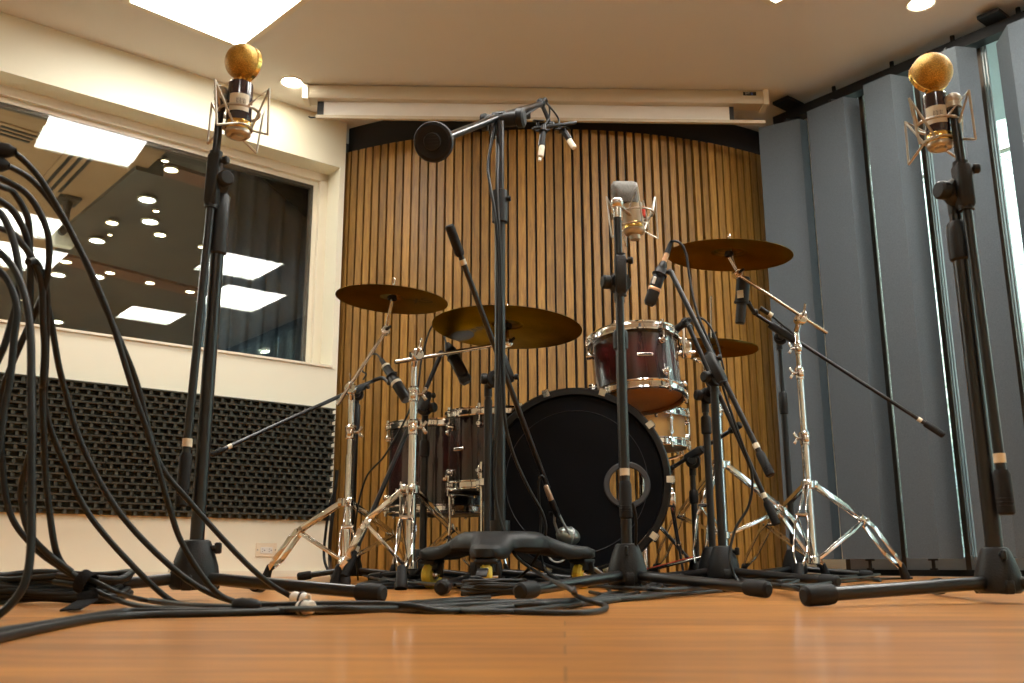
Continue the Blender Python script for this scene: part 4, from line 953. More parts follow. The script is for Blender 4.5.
# ---- kick stand
xk = P(488, 470, 2.95); 
mic_stand('black boom stand right behind the tall centre pole, boom slanting down to the bass drum', xk, [PF(441, 596), V((xk.x + .30, xk.y - .05, 0)), V((xk.x - .08, xk.y + .30, 0))], zp(490, 386, xk),
    [(zp(489, 400, xk), .0128, .0), (zp(490, 386, xk), .010, 0)], P(449, 225, 2.74), P(505, 368, 2.86), P(548, 488, 2.93), grip=.095, knobdir=V((-1, -.2, 0)), rad=.0085, grip_r=.014)
# ---- far-left boom stand
xi = P(354, 470, 3.85)
mic_stand('black boom stand behind far-left chrome stand, boom sloping across the foam panels', xi, [PF(298, 581), V((xi.x + .28, xi.y - .12, 0)), V((xi.x + .06, xi.y + .30, 0))], zp(356, 398, xi),
    [(zp(355, 404, xi), .0125, .12), (zp(356, 398, xi), .010, 0)], P(211, 455, 3.35), P(358, 389, 3.80), P(375, 380, 3.86), grip=.055, rad=.0078, knobdir=V((.1, -1, 0)), grip_r=.010, block=.06)
# ---- floor-tom boom stand behind the double-braced chrome stand
xf = P(424, 480, 3.30)
mic_stand('black boom stand behind the double-braced chrome stand, boom tail hanging down left', xf, [PF(370, 583), V((xf.x + .26, xf.y - .14, 0)), V((xf.x + .02, xf.y + .3, 0))], zp(428, 412, xf),
    [(zp(424, 440, xf), .0125, .06), (zp(428, 412, xf), .010, 0)], P(344, 577, 2.90), P(424, 402, 3.24), P(441, 354, 3.35), grip=.075, rad=.0078, knobdir=V((1, -.5, 0)), block=.07)
# ---- snare-side stand (nearest of the right cluster)
xg = P(719, 480, 2.82); topz = zp(712, 384, xg); fg1 = PF(838, 588.5); 
mic_stand('black boom stand with the long right leg, boom reaching the square microphone', xg, [fg1, PF(650, 585), V((xg.x + .02, xg.y + .40, 0))], topz,
    [(zp(712, 392, xg), .0125, .0), (topz, .010, 0)], P(771, 476, 2.62), P(716, 368, 2.80), P(671, 272, 2.98), grip=.075, rad=.0082, knobdir=V((-1, -.5, 0)), block=.10)
# ---- second right stand: rack-tom microphone
xj = P(709, 480, 3.02); topz = zp(702, 402, xj)
mic_stand('slim black boom stand in the right cluster, boom tail pointing at the chrome legs', xj, [PF(768, 583), PF(668, 586), V((xj.x - .02, xj.y + .38, 0))], topz,
    [(zp(704, 416, xj), .0115, .06), (topz, .0095, 0)], P(777, 525, 2.86), P(712, 386, 3.00), P(689, 327, 3.10), grip=.075, rad=.0078, knobdir=V((-1, -.3, 0)), block=.07)
# ---- low snare stand
xs = P(694, 500, 3.45); topz = zp(693, 466, xs)
mic_stand('low black boom stand close to the right rim of the bass drum', xs, [V((xs.x + .25, xs.y - .12, 0)), V((xs.x - .2, xs.y - .2, 0)), V((xs.x, xs.y + .28, 0))], topz,
    [(zp(694, 490, xs), .0115, .05), (topz, .0095, 0)], P(741, 424, 3.36), P(694, 454, 3.43), P(667, 471, 3.52), grip=.05, rad=.0078, knobdir=V((-.3, -1, 0)), block=.07, collar=False, s=.72)
# ---- far right boom stand
xh = P(788, 470, 3.72); topz = zp(783, 341, xh)
mic_stand('black boom stand far right, its boom sloping down across the grey panels', xh, [PF(872, 579.5), V((xh.x - .22, xh.y - .22, 0)), V((xh.x - .12, xh.y + .28, 0))], topz,
    [(zp(785, 392, xh), .0122, .09), (topz, .0085, 0)], P(944, 435.5, 3.50), P(783, 333, 3.68), P(757, 315, 3.72), grip=.08, rad=.0075, knobdir=V((-.4, -1, 0)), block=.11)
# ---- big overhead stand on three castors
xo = P(500, 520, 2.46); xo.z = 0; ox = xo.copy()
t = thing('rolling_boom_stand', ox, 'heavy black boom stand on a three-armed base with yellow castors in the centre', 'microphone stand')
ARM = [262, 18, 145]; AL = .262
# base casting: one continuous lofted star
vs, fs = [], []; n = 96
def arm_r(a):
    v = 0
    for g in ARM:
        d = abs((math.degrees(a) - g + 180) % 360 - 180)
        v = max(v, math.exp(-(d / 15.5) ** 2.4))
    return .125 + (AL - .125) * v
def topz_(q): return .146 - .034 * (lambda k: k * k * (3 - 2 * k))(min(1, max(0, (q - .085) / .10)))
lv = [(0.0, 1), (.25, 1), (.5, 1), (.75, 1), (.92, 1), (1.0, .5), (1.0, 0), (.94, -.4), (.6, -.4), (0, -.4)]
mb = MB(); ring = []
for k_, (fr, sd) in enumerate(lv):
    if fr == 0: ring.append([len(vs)]); vs.append(ox + Z * (.148 if sd > 0 else .098)); continue
    row = []
    for i in range(n):
        a = 2 * PI * i / n; q = arm_r(a) * fr; tz = topz_(arm_r(a) * min(fr, .98)); th = .036 if q > .1 else .05
        z = tz if sd == 1 else (tz - .012 if sd == .5 else (tz - .030 if sd == 0 else tz - th))
        if fr == .92: z = tz - .003
        row.append(len(vs)); vs.append(ox + V((math.cos(a) * q, math.sin(a) * q, z)))
    ring.append(row)
for q, w in zip(ring, ring[1:]):
    for i in range(n):
        j = (i + 1) % n
        if len(q) == 1: fs.append([q[0], w[i], w[j]])
        elif len(w) == 1: fs.append([q[i], q[j], w[0]])
        else: fs.append([q[i], q[j], w[j], w[i]])
mb.add(vs, fs); mb.build('base', CAST, t, smooth=50)
for g in ARM:
    d = V((math.cos(math.radians(g)), math.sin(math.radians(g)), 0)); q = ox + d * (AL - .035); sdv = {262: V((1, .12, 0)), 18: V((.8, -.6, 0)), 145: V((.86, -.5, 0))}[g].normalized(); fwd = sdv.cross(Z)
    mb = MB(); mb.cyl(q + Z * .048, q + Z * .075, .024, 16); mb.cyl(q + Z * .06, q + Z * .082, .010, 10)
    ofs = d * .0
    for sg in (-1, 1): mb.box(q + sdv * sg * .021 + Z * .050, (.030, .006, .040), Z, fwd, .002)
    mb.box(q + Z * .071, (.052, .052, .012), Z, sdv, .004); cz = mb.build('castor_fork', BLK, t)
    mb = MB(); wc = q + Z * .036; mb.lathe([(.014, -.012), (.030, -.014), (.036, -.007), (.036, .007), (.030, .014), (.014, .012), (.014, -.012)], wc, sdv, 28); mb.build('castor_tyre', YELLOW, cz)
    mb = MB(); mb.lathe([(0, -.016), (.012, -.016), (.015, -.010), (.015, .010), (.012, .016), (0, .016)], wc, sdv, 18); mb.cyl(wc - sdv * .03, wc + sdv * .03, .005, 10); mb.build('castor_hub', STEEL, cz)
    mb = MB(); mb.bar(q + d * .03 + Z * .055, q + d * .055 + Z * .038, .026, .006, Z, .002); mb.build('brake_pedal', BLK if g != 18 else GREYALU, cz)
at = lambda z: V((ox.x, ox.y, z))
z2, z3 = zp(498, 205, ox), zp(499, 122, ox)
mb = MB(); mb.cyl(at(.14), at(.175), .026, 20); mb.cyl(at(.13), at(z2), .0148, 20); mb.build('lower_tube', BLKTUBE, t)
mb = MB(); mb.cyl(at(z2 - .02), at(z3), .0125, 20); ut = mb.build('upper_tube', BLKTUBE, t)
mb = MB(); mb.lathe([(.0165, -.10), (.022, -.096), (.023, -.05), (.021, -.004), (.0125, 0)], at(zp(498, 190, ox)), Z, 22); mb.cyl(at(zp(498, 200, ox)) + V((.02, -.01, 0)), at(zp(498, 200, ox)) + V((.03, -.012, 0)), .008, 12); mb.build('clutch', CAST, ut)
tail, tip = P(436, 141.5, 2.22), P(541, 104, 3.35); pv = P(499, 120.5, 2.77); u_ = (tip - tail).normalized(); sdh = u_.cross(Z).normalized()
mb = MB(); mb.tube([tail + u_ * .02, pv + Z * .012, tip + u_ * .0], .0105, 14); bm_ = mb.build('boom', BLKTUBE, t)
mb = MB(); h = V((1, -.25, 0)).normalized(); mb.cyl(pv - h * .038, pv + h * .060, .022, 20); mb.lathe([(.022, .0), (.029, .004), (.029, .020), (.022, .026), (0, .027)], pv + h * .052, h, 20); mb.lathe([(.022, .0), (.026, .004), (.024, .018), (0, .02)], pv - h * .034, -h, 20); mb.box(pv + V((-.012, -.004, -.03)), (.03, .03, .05), Z, h, .006); mb.box(pv + V((0, 0, .012)), (.04, .03, .035), u_, Z, .006); mb.build('boom_clamp', CAST, t)
wd = (tail - pv).normalized(); wq = P(434, 142, 2.20)
mb = MB(); mb.lathe([(0, -.055), (.020, -.055), (.024, -.02), (.040, -.014), (.046, -.006), (.0475, .004), (.045, .012), (.038, .015), (.030, .013), (0, .013)], wq, (wd + V((0, -.7, -.12))).normalized(), 36); cw = mb.build('counterweight', RUB, t)
wn = (wd + V((0, -.7, -.12))).normalized()
mb = MB(); mb.lathe([(.020, .012), (.021, .018), (.019, .023), (0, .024)], wq, wn, 24)
for k in range(5): mb.torus(wq + wn * .0185, wn, .0205, .0012, 24, 4) if k == 0 else mb.bar(wq + wn * .0245 + basis(wn)[1] * (-.014 + .007 * k) - basis(wn)[0] * .013, wq + wn * .0245 + basis(wn)[1] * (-.014 + .007 * k) + basis(wn)[0] * .013, .002, .0018, wn)
mb.build('end_boss', BLK, cw)
# tip: swivel, drop link and stereo bar
sw = P(541, 103, 3.35)
mb = MB(); mb.sphere(sw, .017, Z, (1, 1, 1), 16, 10); mb.cyl(sw + V((-.02, 0, -.01)), sw + V((.02, 0, .012)), .011, 12); mb.cyl(sw, P(527, 112, 3.32), .007, 10); mb.box(P(527.5, 114, 3.33), (.022, .022, .032), Z, V((1, 0, 0)), .004); mb.build('tip_swivel', CAST, bm_)
mb = MB(); mb.tube([sw, P(546, 114, 3.36), P(551, 126, 3.36)], .0072, 10); mb.sphere(P(551, 125, 3.36), .014, Z, (1, 1, 1.1), 14, 8); dr2 = mb.build('drop_link', CAST, bm_)
mb = MB(); mb.bar(P(533, 128.5, 3.30), P(576, 122.5, 3.40), .016, .010, Z, .003); mb.cyl(P(538, 121, 3.33), P(538, 129, 3.33), .0045, 8); mb.bar(P(533, 120.5, 3.32), P(544, 121, 3.34), .012, .005, Z, .002); mb.build('stereo_bar', CAST, bm_)
# small cables taped along the boom and the pole
def cable(name, label, pts, r=.0034, cat='cable', group=None, m_=CABLE, step=8, n=8):
    mb = MB(); mb.tube(spline(pts, step), r, n); o = mb.build(name, m_, smooth=60)
    if label: tag(o, label, cat, group)
    return o
def cpart(parent, pts, r=.0034, name='cable_tail', m_=CABLE): mb = MB(); mb.tube(spline(pts, 8), r, 8); return mb.build(name, m_, parent, smooth=60)
# ================================================================== MICROPHONES
def shock_mount(t, c, ax, up, R_, z0, z1, mat_, h=.05, reach=.034, wire=.0022, n_arm=4, ph=.4, name='shock_mount'):
    x, y, z = basis(ax, up); mb = MB()
    mb.torus(c + z * z0, ax, R_ + .008, wire * 1.25, 36, 8); mb.torus(c + z * z1, ax, R_ * .86, wire, 36, 8)
    def pt(a, r, zz): return c + x * (math.cos(a) * r) + y * (math.sin(a) * r) + z * zz
    for k in range(n_arm):
        a = ph + 2 * PI * k / n_arm; st = 2 * PI / n_arm
        mb.tube([pt(a, R_ + .008, z0), pt(a + st * .28, R_ + reach, z0 + h), pt(a + st * .5, R_ * .9, z1 + .002)], wire, 6)
        mb.tube([pt(a + st * .28, R_ + reach, z0 + h), pt(a + st * .36, R_ + reach * .9, z1 - h * .6)], wire, 6)
        mb.tube([pt(a + st * .36, R_ + reach * .9, z1 - h * .6), pt(a + st * .75, R_ * .88, z1)], wire, 6)
    return mb.build(name, mat_, t)
def ball_mic(px, py, zc_, rad, facing, label, ballpt, squash=.86, body_px=None, ring_up=0.0, rbk=1.0):
    c = P(px, py, zc_); f = V(facing).normalized(); s = rad / .040
    bt = c - Z * (rad + .012 * s); L_ = body_px
    t = thing('ball_head_microphone', bt - Z * (L_ + .02), label, 'microphone', 'gold ball microphones')
    mb = MB(); mb.sphere(c, rad, f, (1, 1, squash), 32, 20); cp = mb.build('mesh_ball', GOLDMESH, t)
    mb = MB(); mb.lathe([(rad * 1.005, -.006 * s), (rad * 1.05, -.005 * s), (rad * 1.05, .005 * s), (rad * 1.005, .006 * s), (rad * .97, 0), (rad * 1.005, -.006 * s)], c - f * rad * .34, f, 40, None, .96, .96); mb.lathe([(rad * .90, -.004 * s), (rad * .60, -.014 * s)], c - f * rad * .44, f, 40); mb.build('rim_band', GOLD, cp)
    rb = .0262 * s * rbk
    mb = MB(); mb.lathe([(.010 * s, .014 * s), (.012 * s, .004 * s), (rb * .6, .002 * s), (rb * .62, 0)], bt, Z, 24)
    for k in range(8): mb.cyl(bt + V((math.cos(k * .785), math.sin(k * .785), 0)) * rb * .62, bt + V((math.cos(k * .785), math.sin(k * .785), 0)) * rb * .55 + Z * .006 * s, .003 * s, 6)
    mb.build('neck', GOLD, cp)
    mb = MB(); mb.lathe([(0, 0), (rb * .9, 0), (rb, -.003), (rb, -L_ * .80), (rb * .98, -L_ * .82), (0, -L_ * .82)], bt, Z, 36); bd2 = mb.build('body', AUBERG, t)
    mb = MB(); mb.lathe([(rb * 1.0, -L_ * .70), (rb * 1.03, -L_ * .71), (rb * 1.03, -L_ * .83), (rb, -L_ * .84)], bt, Z, 36); mb.build('gold_sleeve', GOLD, bd2)
    mb = MB(); mb.lathe([(rb * 1.0, -L_ * .84), (rb * 1.03, -L_ * .855), (rb * 1.03, -L_ * .90), (rb * .88, -L_ * .935), (rb * .74, -L_ * .94), (rb * .72, -L_ * .92), (rb * .5, -L_ * .92), (rb * .45, -L_ * .96), (0, -L_ * .96)], bt, Z, 36); mb.build('base_ring', NICKEL, bd2)
    # paper label wrapped round the front, with a bar code
    cd = (CAM - bt); cd.z = 0; cd.normalize(); a0_ = math.atan2(cd.y, cd.x)
    def wrap(da0, da1, z0_, z1_, r_, m_, nm):
        vs, fs = [], []; kk = 14
        for i in range(kk + 1):
            a = a0_ + da0 + (da1 - da0) * i / kk
            for z_ in (z0_, z1_): vs.append(bt + V((math.cos(a) * r_, math.sin(a) * r_, z_)))
        for i in range(kk): fs.append([2 * i, 2 * i + 2, 2 * i + 3, 2 * i + 1])
        mb = MB().add(vs, fs); return mb.build(nm, m_, bd2)
    wrap(-.9, .8, -L_ * .56, -L_ * .26, rb + .0006, LABEL, 'paper_label')
    mbk = MB()
    for k in range(9):
        a = a0_ - .25 + .085 * k; w_ = .02 + .02 * (k % 3 == 0)
        mbk.add([bt + V((math.cos(a + q) * (rb + .0012), math.sin(a + q) * (rb + .0012), z_)) for q, z_ in ((0, -L_ * .44), (w_, -L_ * .44), (w_, -L_ * .35), (0, -L_ * .35))], [[0, 1, 2, 3]])
    mbk.build('bar_code', INK, bd2, smooth=0)
    sm = shock_mount(t, bt, Z, V((0, -1, 0)), rb + .008 * s, -L_ * .52, -L_ * .80, NICKEL, h=.040 * s, reach=.044 * s, wire=.0025 * s, ph=.7 + ring_up)
    mb = MB(); q = ballpt; mb.sphere(q, .0165 * s, Z, (1, 1, .85), 20, 12); mb.cyl(q - Z * .018 * s, q - Z * .004, .0145 * s, 16); ringp = bt - Z * L_ * .50 + (q - bt - Z * (q - bt).z).normalized() * (rb + .014 * s)
    mb.bar(q, ringp, .012 * s, .010 * s, Z, .003); mb.build('swivel_ball', NICKEL, sm)
    mb = MB(); k1 = q.lerp(ringp, .45) + Z * -.012 * s; mb.box(k1, (.02 * s, .02 * s, .022 * s), Z, (ringp - q), .003); mb.build('clamp_knob', BLK, sm)
    return t
zc_l = 2.06
ball_mic(242.5, 62, zc_l, .0400, V((-.50, -.86, -.05)), 'gold ball-headed microphone in a wire cradle on the left stand', PV(221.5, 92.5, yl - .03), .88, .132)
zc_r = 1.80
ball_mic(932, 72, zc_r, .0375, V((.05, -.97, .20)), 'gold ball-headed microphone in a wire cradle on the right stand', PV(953, 100, yr - .03), .9, .116, .9, .92)
# pale condenser in the centre
c = P(626, 205, 2.42); t = thing('condenser_microphone', c - Z * .10, 'pale champagne condenser microphone with grey mesh head on the centre stand', 'microphone')
fd = (CAM - c); fd.z = 0; fd.normalize(); fd = Matrix.Rotation(math.radians(10), 3, 'Z') @ fd; rd_ = fd.cross(Z) * -1
if rd_.x < 0: rd_ = -rd_
tl = (Z + rd_ * -.06 + fd * .0).normalized()
mb = MB(); pz = 2.42 / F
# head basket: rounded wedge
sec = []
for zz_, hw_, hd_ in ((0, .94, .030), (.02, 1.0, .031), (.045, 1.02, .027), (.058, .98, .020), (.063, .86, .012), (.0645, .6, .006)):
    sec.append((zz_, hw_ * .0335, hd_))
vs, fs = [], []; kk = 28; hb = c - tl * .002
for zz_, hw_, hd_ in sec:
    for i in range(kk):
        a = 2 * PI * i / kk; ca, sa_ = math.cos(a), math.sin(a); e_ = .55
        vs.append(hb + tl * zz_ + rd_ * (hw_ * math.copysign(abs(ca) ** e_, ca)) + fd * (hd_ * math.copysign(abs(sa_) ** e_, sa_)))
for i in range(len(sec) - 1):
    for j in range(kk): fs.append([i * kk + j, i * kk + (j + 1) % kk, (i + 1) * kk + (j + 1) % kk, (i + 1) * kk + j])
fs.append([(len(sec) - 1) * kk + j for j in range(kk)]); fs.append(list(range(kk))[::-1])
mb.add(vs, fs); mb.build('mesh_head', GREYMESH, t, smooth=50)
bx_ = c + rd_ * .015 - tl * .001; rb = .0255
CHAMP = mat('champagne_lacquer', (.62, .54, .42), .28, .5, noise=(40, .05))
mb = MB(); mb.lathe([(rb * 1.05, .002), (rb * 1.05, -.004), (rb, -.006), (rb, -.046), (rb * .96, -.050)], bx_, tl, 32); bo = mb.build('body', CHAMP, t)
mb = MB(); mb.lathe([(rb * .96, -.050), (rb * 1.0, -.052), (rb * .97, -.062), (rb * .9, -.064)], bx_, tl, 32); mb.build('gold_band', GOLD, bo)
mb = MB(); mb.lathe([(rb * .95, -.064), (rb * 1.12, -.066), (rb * 1.08, -.073), (rb * .86, -.079), (rb * .56, -.081), (rb * .50, -.092), (0, -.092)], bx_, tl, 32); mb.build('tail_ring', NICKEL, bo)
sm = shock_mount(t, bx_, tl, V((0, -1, 0)), .044, -.026, -.058, NICKEL, h=.050, reach=.020, wire=.0021, ph=1.25)
mb = MB(); q = PV(617, 203, yc - .03); mb.sphere(q, .0155, Z, (1, 1, .95), 22, 14); mb.lathe([(.0095, 0), (.0105, -.012), (.0095, -.030), (0, -.030)], q - Z * .008, Z, 18); mb.bar(q, bx_ - tl * .026 + (q - bx_).normalized() * rb, .010, .008, Z, .002); mb.build('swivel_ball', STEEL, sm)
q = P(643.5, 211, 2.40)
mb = MB(); mb.cyl(q - Z * .014, q + Z * .010, .0052, 10); mb.build('red_elastic', REDINK, sm)
mb = MB(); mb.cyl(q - Z * .030 + V((-.006, 0, 0)), q - Z * .012 + V((-.004, 0, 0)), .0036, 10); mb.build('blue_elastic', BLUEINK, sm)
mb = MB(); mb.tube([q + Z * .028, q - Z * .05 + V((.012, 0, 0))], .0022, 8); mb.build('cradle_arm', NICKEL, sm)
# pencil microphones of the stereo bar
for a_, m1, b_, lb, zc_ in (((543.5, 128), (542, 146), (540, 157), 'small black pencil microphone with cream tip, left of the stereo pair', 3.30), ((561, 127), (569, 140), (575, 148), 'small black pencil microphone with cream tip, right of the stereo pair', 3.40)):
    p0, p1, p2 = P(*a_, zc_), P(*m1, zc_ - .02), P(*b_, zc_ - .03); t = thing('pencil_microphone', p1, lb, 'microphone', 'stereo pair under the overhead boom'); d = (p2 - p0).normalized()
    mb = MB(); mb.lathe([(0, -.012), (.0065, -.012), (.0105, 0), (.0112, .01), (.0112, (p1 - p0).length), (.009, (p1 - p0).length + .002)], p0, d, 18); mb.build('body', MICBLK, t)
    mb = MB(); mb.lathe([(.0095, 0), (.0102, .002), (.0102, (p2 - p1).length - .003), (.008, (p2 - p1).length), (0, (p2 - p1).length)], p1, d, 18); mb.build('capsule', LABEL, t)
    if a_[0] < 550: 
        mb = MB(); mb.lathe([(.005, 0), (.006, .002), (.006, .012), (0, .013)], p2 + d * .002, d, 14); mb.build('tip_cap', WHITE, t)
    mb = MB(); mb.torus(p0 + d * .012, d, .014, .003, 18, 6); mb.bar(p0 + d * .012 - V((.028, 0, 0)), p0 + d * .012 + V((.024, 0, .004)), .010, .006, Z, .002); mb.build('clip', CAST, t)
    hp = P(555, 112, 3.37); 
    cpart(t, [p0 - d * .008, p0.lerp(hp, .5) + V((0, .02, .02)), P(549, 106, 3.36), P(543, 100, 3.35)], .0032)
# kick microphone: egg shaped, in front of the black head
c = P(568, 536, 2.96); ax_ = (P(590, 540, 2.99) - P(551, 530, 2.93)).normalized()
t = thing('kick_microphone', c - Z * .03, 'grey-green egg-shaped microphone low in front of the bass drum head', 'microphone')
mb = MB(); mb.sphere(c, .036, ax_, (.80, .80, 1.15), 28, 16); mb.build('shell', GREYCAST, t)
mb = MB(); mb.lathe([(.0285, -.004), (.031, 0), (.0285, .006)], c + ax_ * .004, ax_, 32); mb.build('rim', GREYALU, t)
j = P(556, 512, 2.93)
for sg in (-3, 4):
    mb = MB(); mb.tube([j + V((sg * .0015, 0, 0)), P(558 + sg * 1.2, 522, 2.93), P(563 + sg * 1.6, 534, 2.935)], .0042, 8); mb.build('yoke_arm', GREYALU, t)
mb = MB(); mb.box(j, (.018, .018, .03), P(552, 500, 2.93) - P(560, 524, 2.93), None, .004); mb.cyl(j, j + V((-.022, -.004, -.004)), .005, 8); mb.build('swivel', BLK, t)
# its plug at the boom end
t2 = thing('cable_plug', P(550, 495, 2.92), 'cream and grey cable plug strapped to the kick boom end', 'plug')
a_, b_ = P(545.5, 486, 2.915), P(556.5, 514, 2.925); d = (b_ - a_).normalized(); L_ = (b_ - a_).length
mb = MB(); mb.lathe([(0, 0), (.007, 0), (.0085, .004), (.0088, L_ * .5), (.0075, L_ * .52)], a_ - V((0, .012, 0)), d, 16); mb.build('sleeve', mat('pale_copper', (.62, .47, .36), .35, .6, noise=(50, .08)), t2)
mb = MB(); mb.lathe([(.0095, L_ * .5), (.0105, L_ * .54), (.0105, L_ * .95), (.008, L_)], a_ - V((0, .012, 0)), d, 16); mb.build('shell', BLK, t2)
# generic side-address / dynamic bodies
def stick_mic(name, label, pts, radii, zc_, m_=MICBLK, flat=1.0, bands=(), grp='drum microphones', clip=None, boot=None, n=24, cat='microphone', boxy=False):
    a_, b_ = P(*pts[0], zc_[0]), P(*pts[1], zc_[1]); d = (b_ - a_); L_ = d.length; d.normalize()
    t = thing(name, b_ if b_.z < a_.z else a_, label, cat, grp)
    if boxy:
        w0 = radii[0][1]; mb = MB(); mb.bar(a_ + d * L_ * .12, b_, w0 * 2, w0 * 1.5, V((0, -1, 0)), w0 * .5); mb.lathe([(0, 0), (w0 * .5, 0), (w0 * .8, L_ * .10), (w0 * .8, L_ * .16)], a_, d, 16)
    else:
        mb = MB(); mb.lathe([(r_, h_ * L_) for h_, r_ in radii], a_, d, n, None, 1, flat)
    mb.build('body', m_, t)
    for h0, h1, r_, mm, nm in bands:
        mb = MB()
        if boxy: mb.bar(a_ + d * L_ * h0, a_ + d * L_ * h1, r_ * 2, r_ * 1.5, V((0, -1, 0)), r_ * .5)
        else: mb.lathe([(r_ * .97, h0 * L_), (r_, h0 * L_ + .0006), (r_, h1 * L_ - .0006), (r_ * .97, h1 * L_)], a_, d, n, None, 1, flat)
        mb.build(nm, mm, t)
    if clip:
        e = P(*clip[0], clip[1]); q = a_ + d * L_ * clip[2]; rr = clip[3]
        mb = MB(); mb.torus(q, d, rr, .004, 20, 6); mb.tube(spline([q + (e - q).normalized() * rr, (q + e) / 2 + Z * .004, e]), .0062, 10); mb.sphere(e, .010, Z, (1, 1, 1), 12, 8); mb.build('clip', BLK, t)
    return t, a_, b_, d, L_
# square black condenser over the rack tom (plug on top)
t, a_, b_, d, L_ = stick_mic('square_microphone', 'square-bodied black microphone with copper band above the rack tom', ((664, 262), (649, 305)), [(0, .019)], (3.02, 2.98), boxy=True,
    bands=[(.56, .74, .0205, COPPER, 'copper_band')], clip=((670, 272), 3.0, .30, .021))
mb = MB(); mb.cyl(a_ - d * .034, a_ + d * .004, .0085, 14); pg = mb.build('plug', COPPER, t)
mb = MB(); mb.lathe([(.009, 0), (.0075, -.03), (.005, -.045)], a_ - d * .03, d, 14); mb.build('strain_relief', RUB, pg)
mb = MB(); q = a_ + d * L_ * .46 + V((-.012, -.016, 0)); mb.box(q, (.010, .024, .004), V((-.3, -1, 0)), d, .002); mb.build('switch_plate', WHITE, t)
pl0 = a_ - d * .072
cable('audio_cable', 'thin black cable looping from the square microphone over the crash rim', [pl0, P(672, 241, 3.02), P(680, 243, 3.01), P(686, 254, 3.00), P(690, 280, 2.97), P(697, 312, 2.92), P(712, 350, 2.86), P(727, 400, 2.80), P(741, 440, 2.76), P(752, 475, 2.75), P(749, 505, 2.74), P(735, 530, 2.72), P(730, 560, 2.68), PF(742, 585, .006), PF(770, 588, .006)], .0040)
# black condenser above the far-left floor tom
t, a_, b_, d, L_ = stick_mic('drum_microphone', 'slim black microphone with pale rings pointing at the far-left floor tom', ((381, 359), (407, 400)), [(0, .0), (0, .008), (.18, .011), (.2, .0165), (.5, .019), (.52, .021), (.98, .022), (1, .019), (1, 0)], (3.74, 3.62),
    bands=[(.17, .215, .0175, LABEL, 'pale_ring'), (.58, .64, .0225, LABEL, 'pale_mark')], clip=((389, 383), 3.78, .42, .020))
cpart(t, [a_ + d * .004, P(376, 354, 3.77), P(368, 357, 3.80), P(362, 370, 3.82), P(366, 374, 3.82), P(363, 380, 3.82)], .0036)
mb = MB(); mb.tube(spline([P(389, 383, 3.78), P(383, 378, 3.82), P(374, 380, 3.84)]), .008, 10); mb.build('gooseneck', BLK, t)
# black box-shaped dynamic above the near floor tom
t, a_, b_, d, L_ = stick_mic('drum_microphone', 'wide black microphone between ride cymbal and near floor tom', ((447, 344), (467, 383)), [(0, .021)], (3.40, 3.30), boxy=True, bands=[(.80, .985, .0225, BLKMESH, 'mesh_grille')], clip=((441, 353), 3.36, .35, .022))
cable('audio_cable', 'thin black cable rising behind the ride cymbal to the wide black microphone', [P(446, 343, 3.42), P(440, 322, 3.48), P(431, 328, 3.50), P(425, 345, 3.50), P(421, 362, 3.48), P(417, 390, 3.45), P(405, 420, 3.42), P(385, 455, 3.42), P(365, 480, 3.45), P(355, 530, 3.45), PF(358, 580, .006)], .0036)
# round two-step microphone under the right crash
t, a_, b_, d, L_ = stick_mic('hi_hat_microphone', 'two-step cylindrical black microphone with cream label under the right crash cymbal', ((743.5, 277), (740, 324)), [(0, 0), (0, .022), (.02, .0255), (.52, .0262), (.56, .024), (.57, .0185), (.97, .0185), (1, .016), (1, 0)], (3.62, 3.60),
    bands=[(.52, .57, .0285, CAST, 'clamp_ring'), (.62, .97, .0188, BLKMESH, 'mesh_grille')])
mb = MB(); q = a_ + d * L_ * .40; cdv = V((-.55, -1, 0)).normalized(); mb.box(q + cdv * .0262, (.024, .030, .0012), cdv, Z); mb.build('cream_label', LABEL, t, smooth=0)
mb = MB(); q = a_ + d * L_ * .54; mb.tube(spline([q + V((.024, -.004, 0)), P(752, 309, 3.64), P(756, 314, 3.68)]), .0085, 12); mb.sphere(P(755, 312, 3.67), .013, Z, (1, 1, 1), 14, 8); mb.build('clip', BLK, t)
t3 = thing('cable_plug', P(768, 313, 3.66), 'black cable plug with cream collar lying along the right boom', 'plug')
a2, b2 = P(760, 308, 3.66), P(774, 317, 3.66); d2 = (b2 - a2).normalized(); l2 = (b2 - a2).length
mb = MB(); mb.cyl(a2, a2 + d2 * l2 * .62, .0095, 14); mb.build('shell', BLK, t3)
mb = MB(); mb.cyl(a2 + d2 * l2 * .6, a2 + d2 * l2 * .86, .0105, 14); mb.build('collar', LABEL, t3)
mb = MB(); mb.tube(spline([b2 - d2 * .01, P(780, 323, 3.66), P(792, 333, 3.67), P(800, 345, 3.70), P(798, 370, 3.74)]), .004, 8); mb.build('cable_tail', CABLE, t3)
# small clip microphone on the rack tom and snare microphone
t, a_, b_, d, L_ = stick_mic('drum_microphone', 'small black microphone at the rack tom rim beside the thin hi-hat rod', ((689, 320), (678, 328)), [(0, 0), (0, .010), (.6, .0125), (1, .013), (1, 0)], (3.14, 3.22), clip=((690, 327), 3.11, .3, .014))
cpart(t, [a_, P(695, 318, 3.12), P(703, 319, 3.10), P(711, 328, 3.08), P(718, 345, 3.05), P(724, 370, 3.02)], .0034)
t, a_, b_, d, L_ = stick_mic('drum_microphone', 'small black microphone aimed behind the bass drum from the low boom', ((670, 469), (661, 474)), [(0, 0), (0, .012), (.5, .017), (1, .018), (1, 0)], (3.50, 3.58), clip=((672, 468), 3.49, .3, .018))
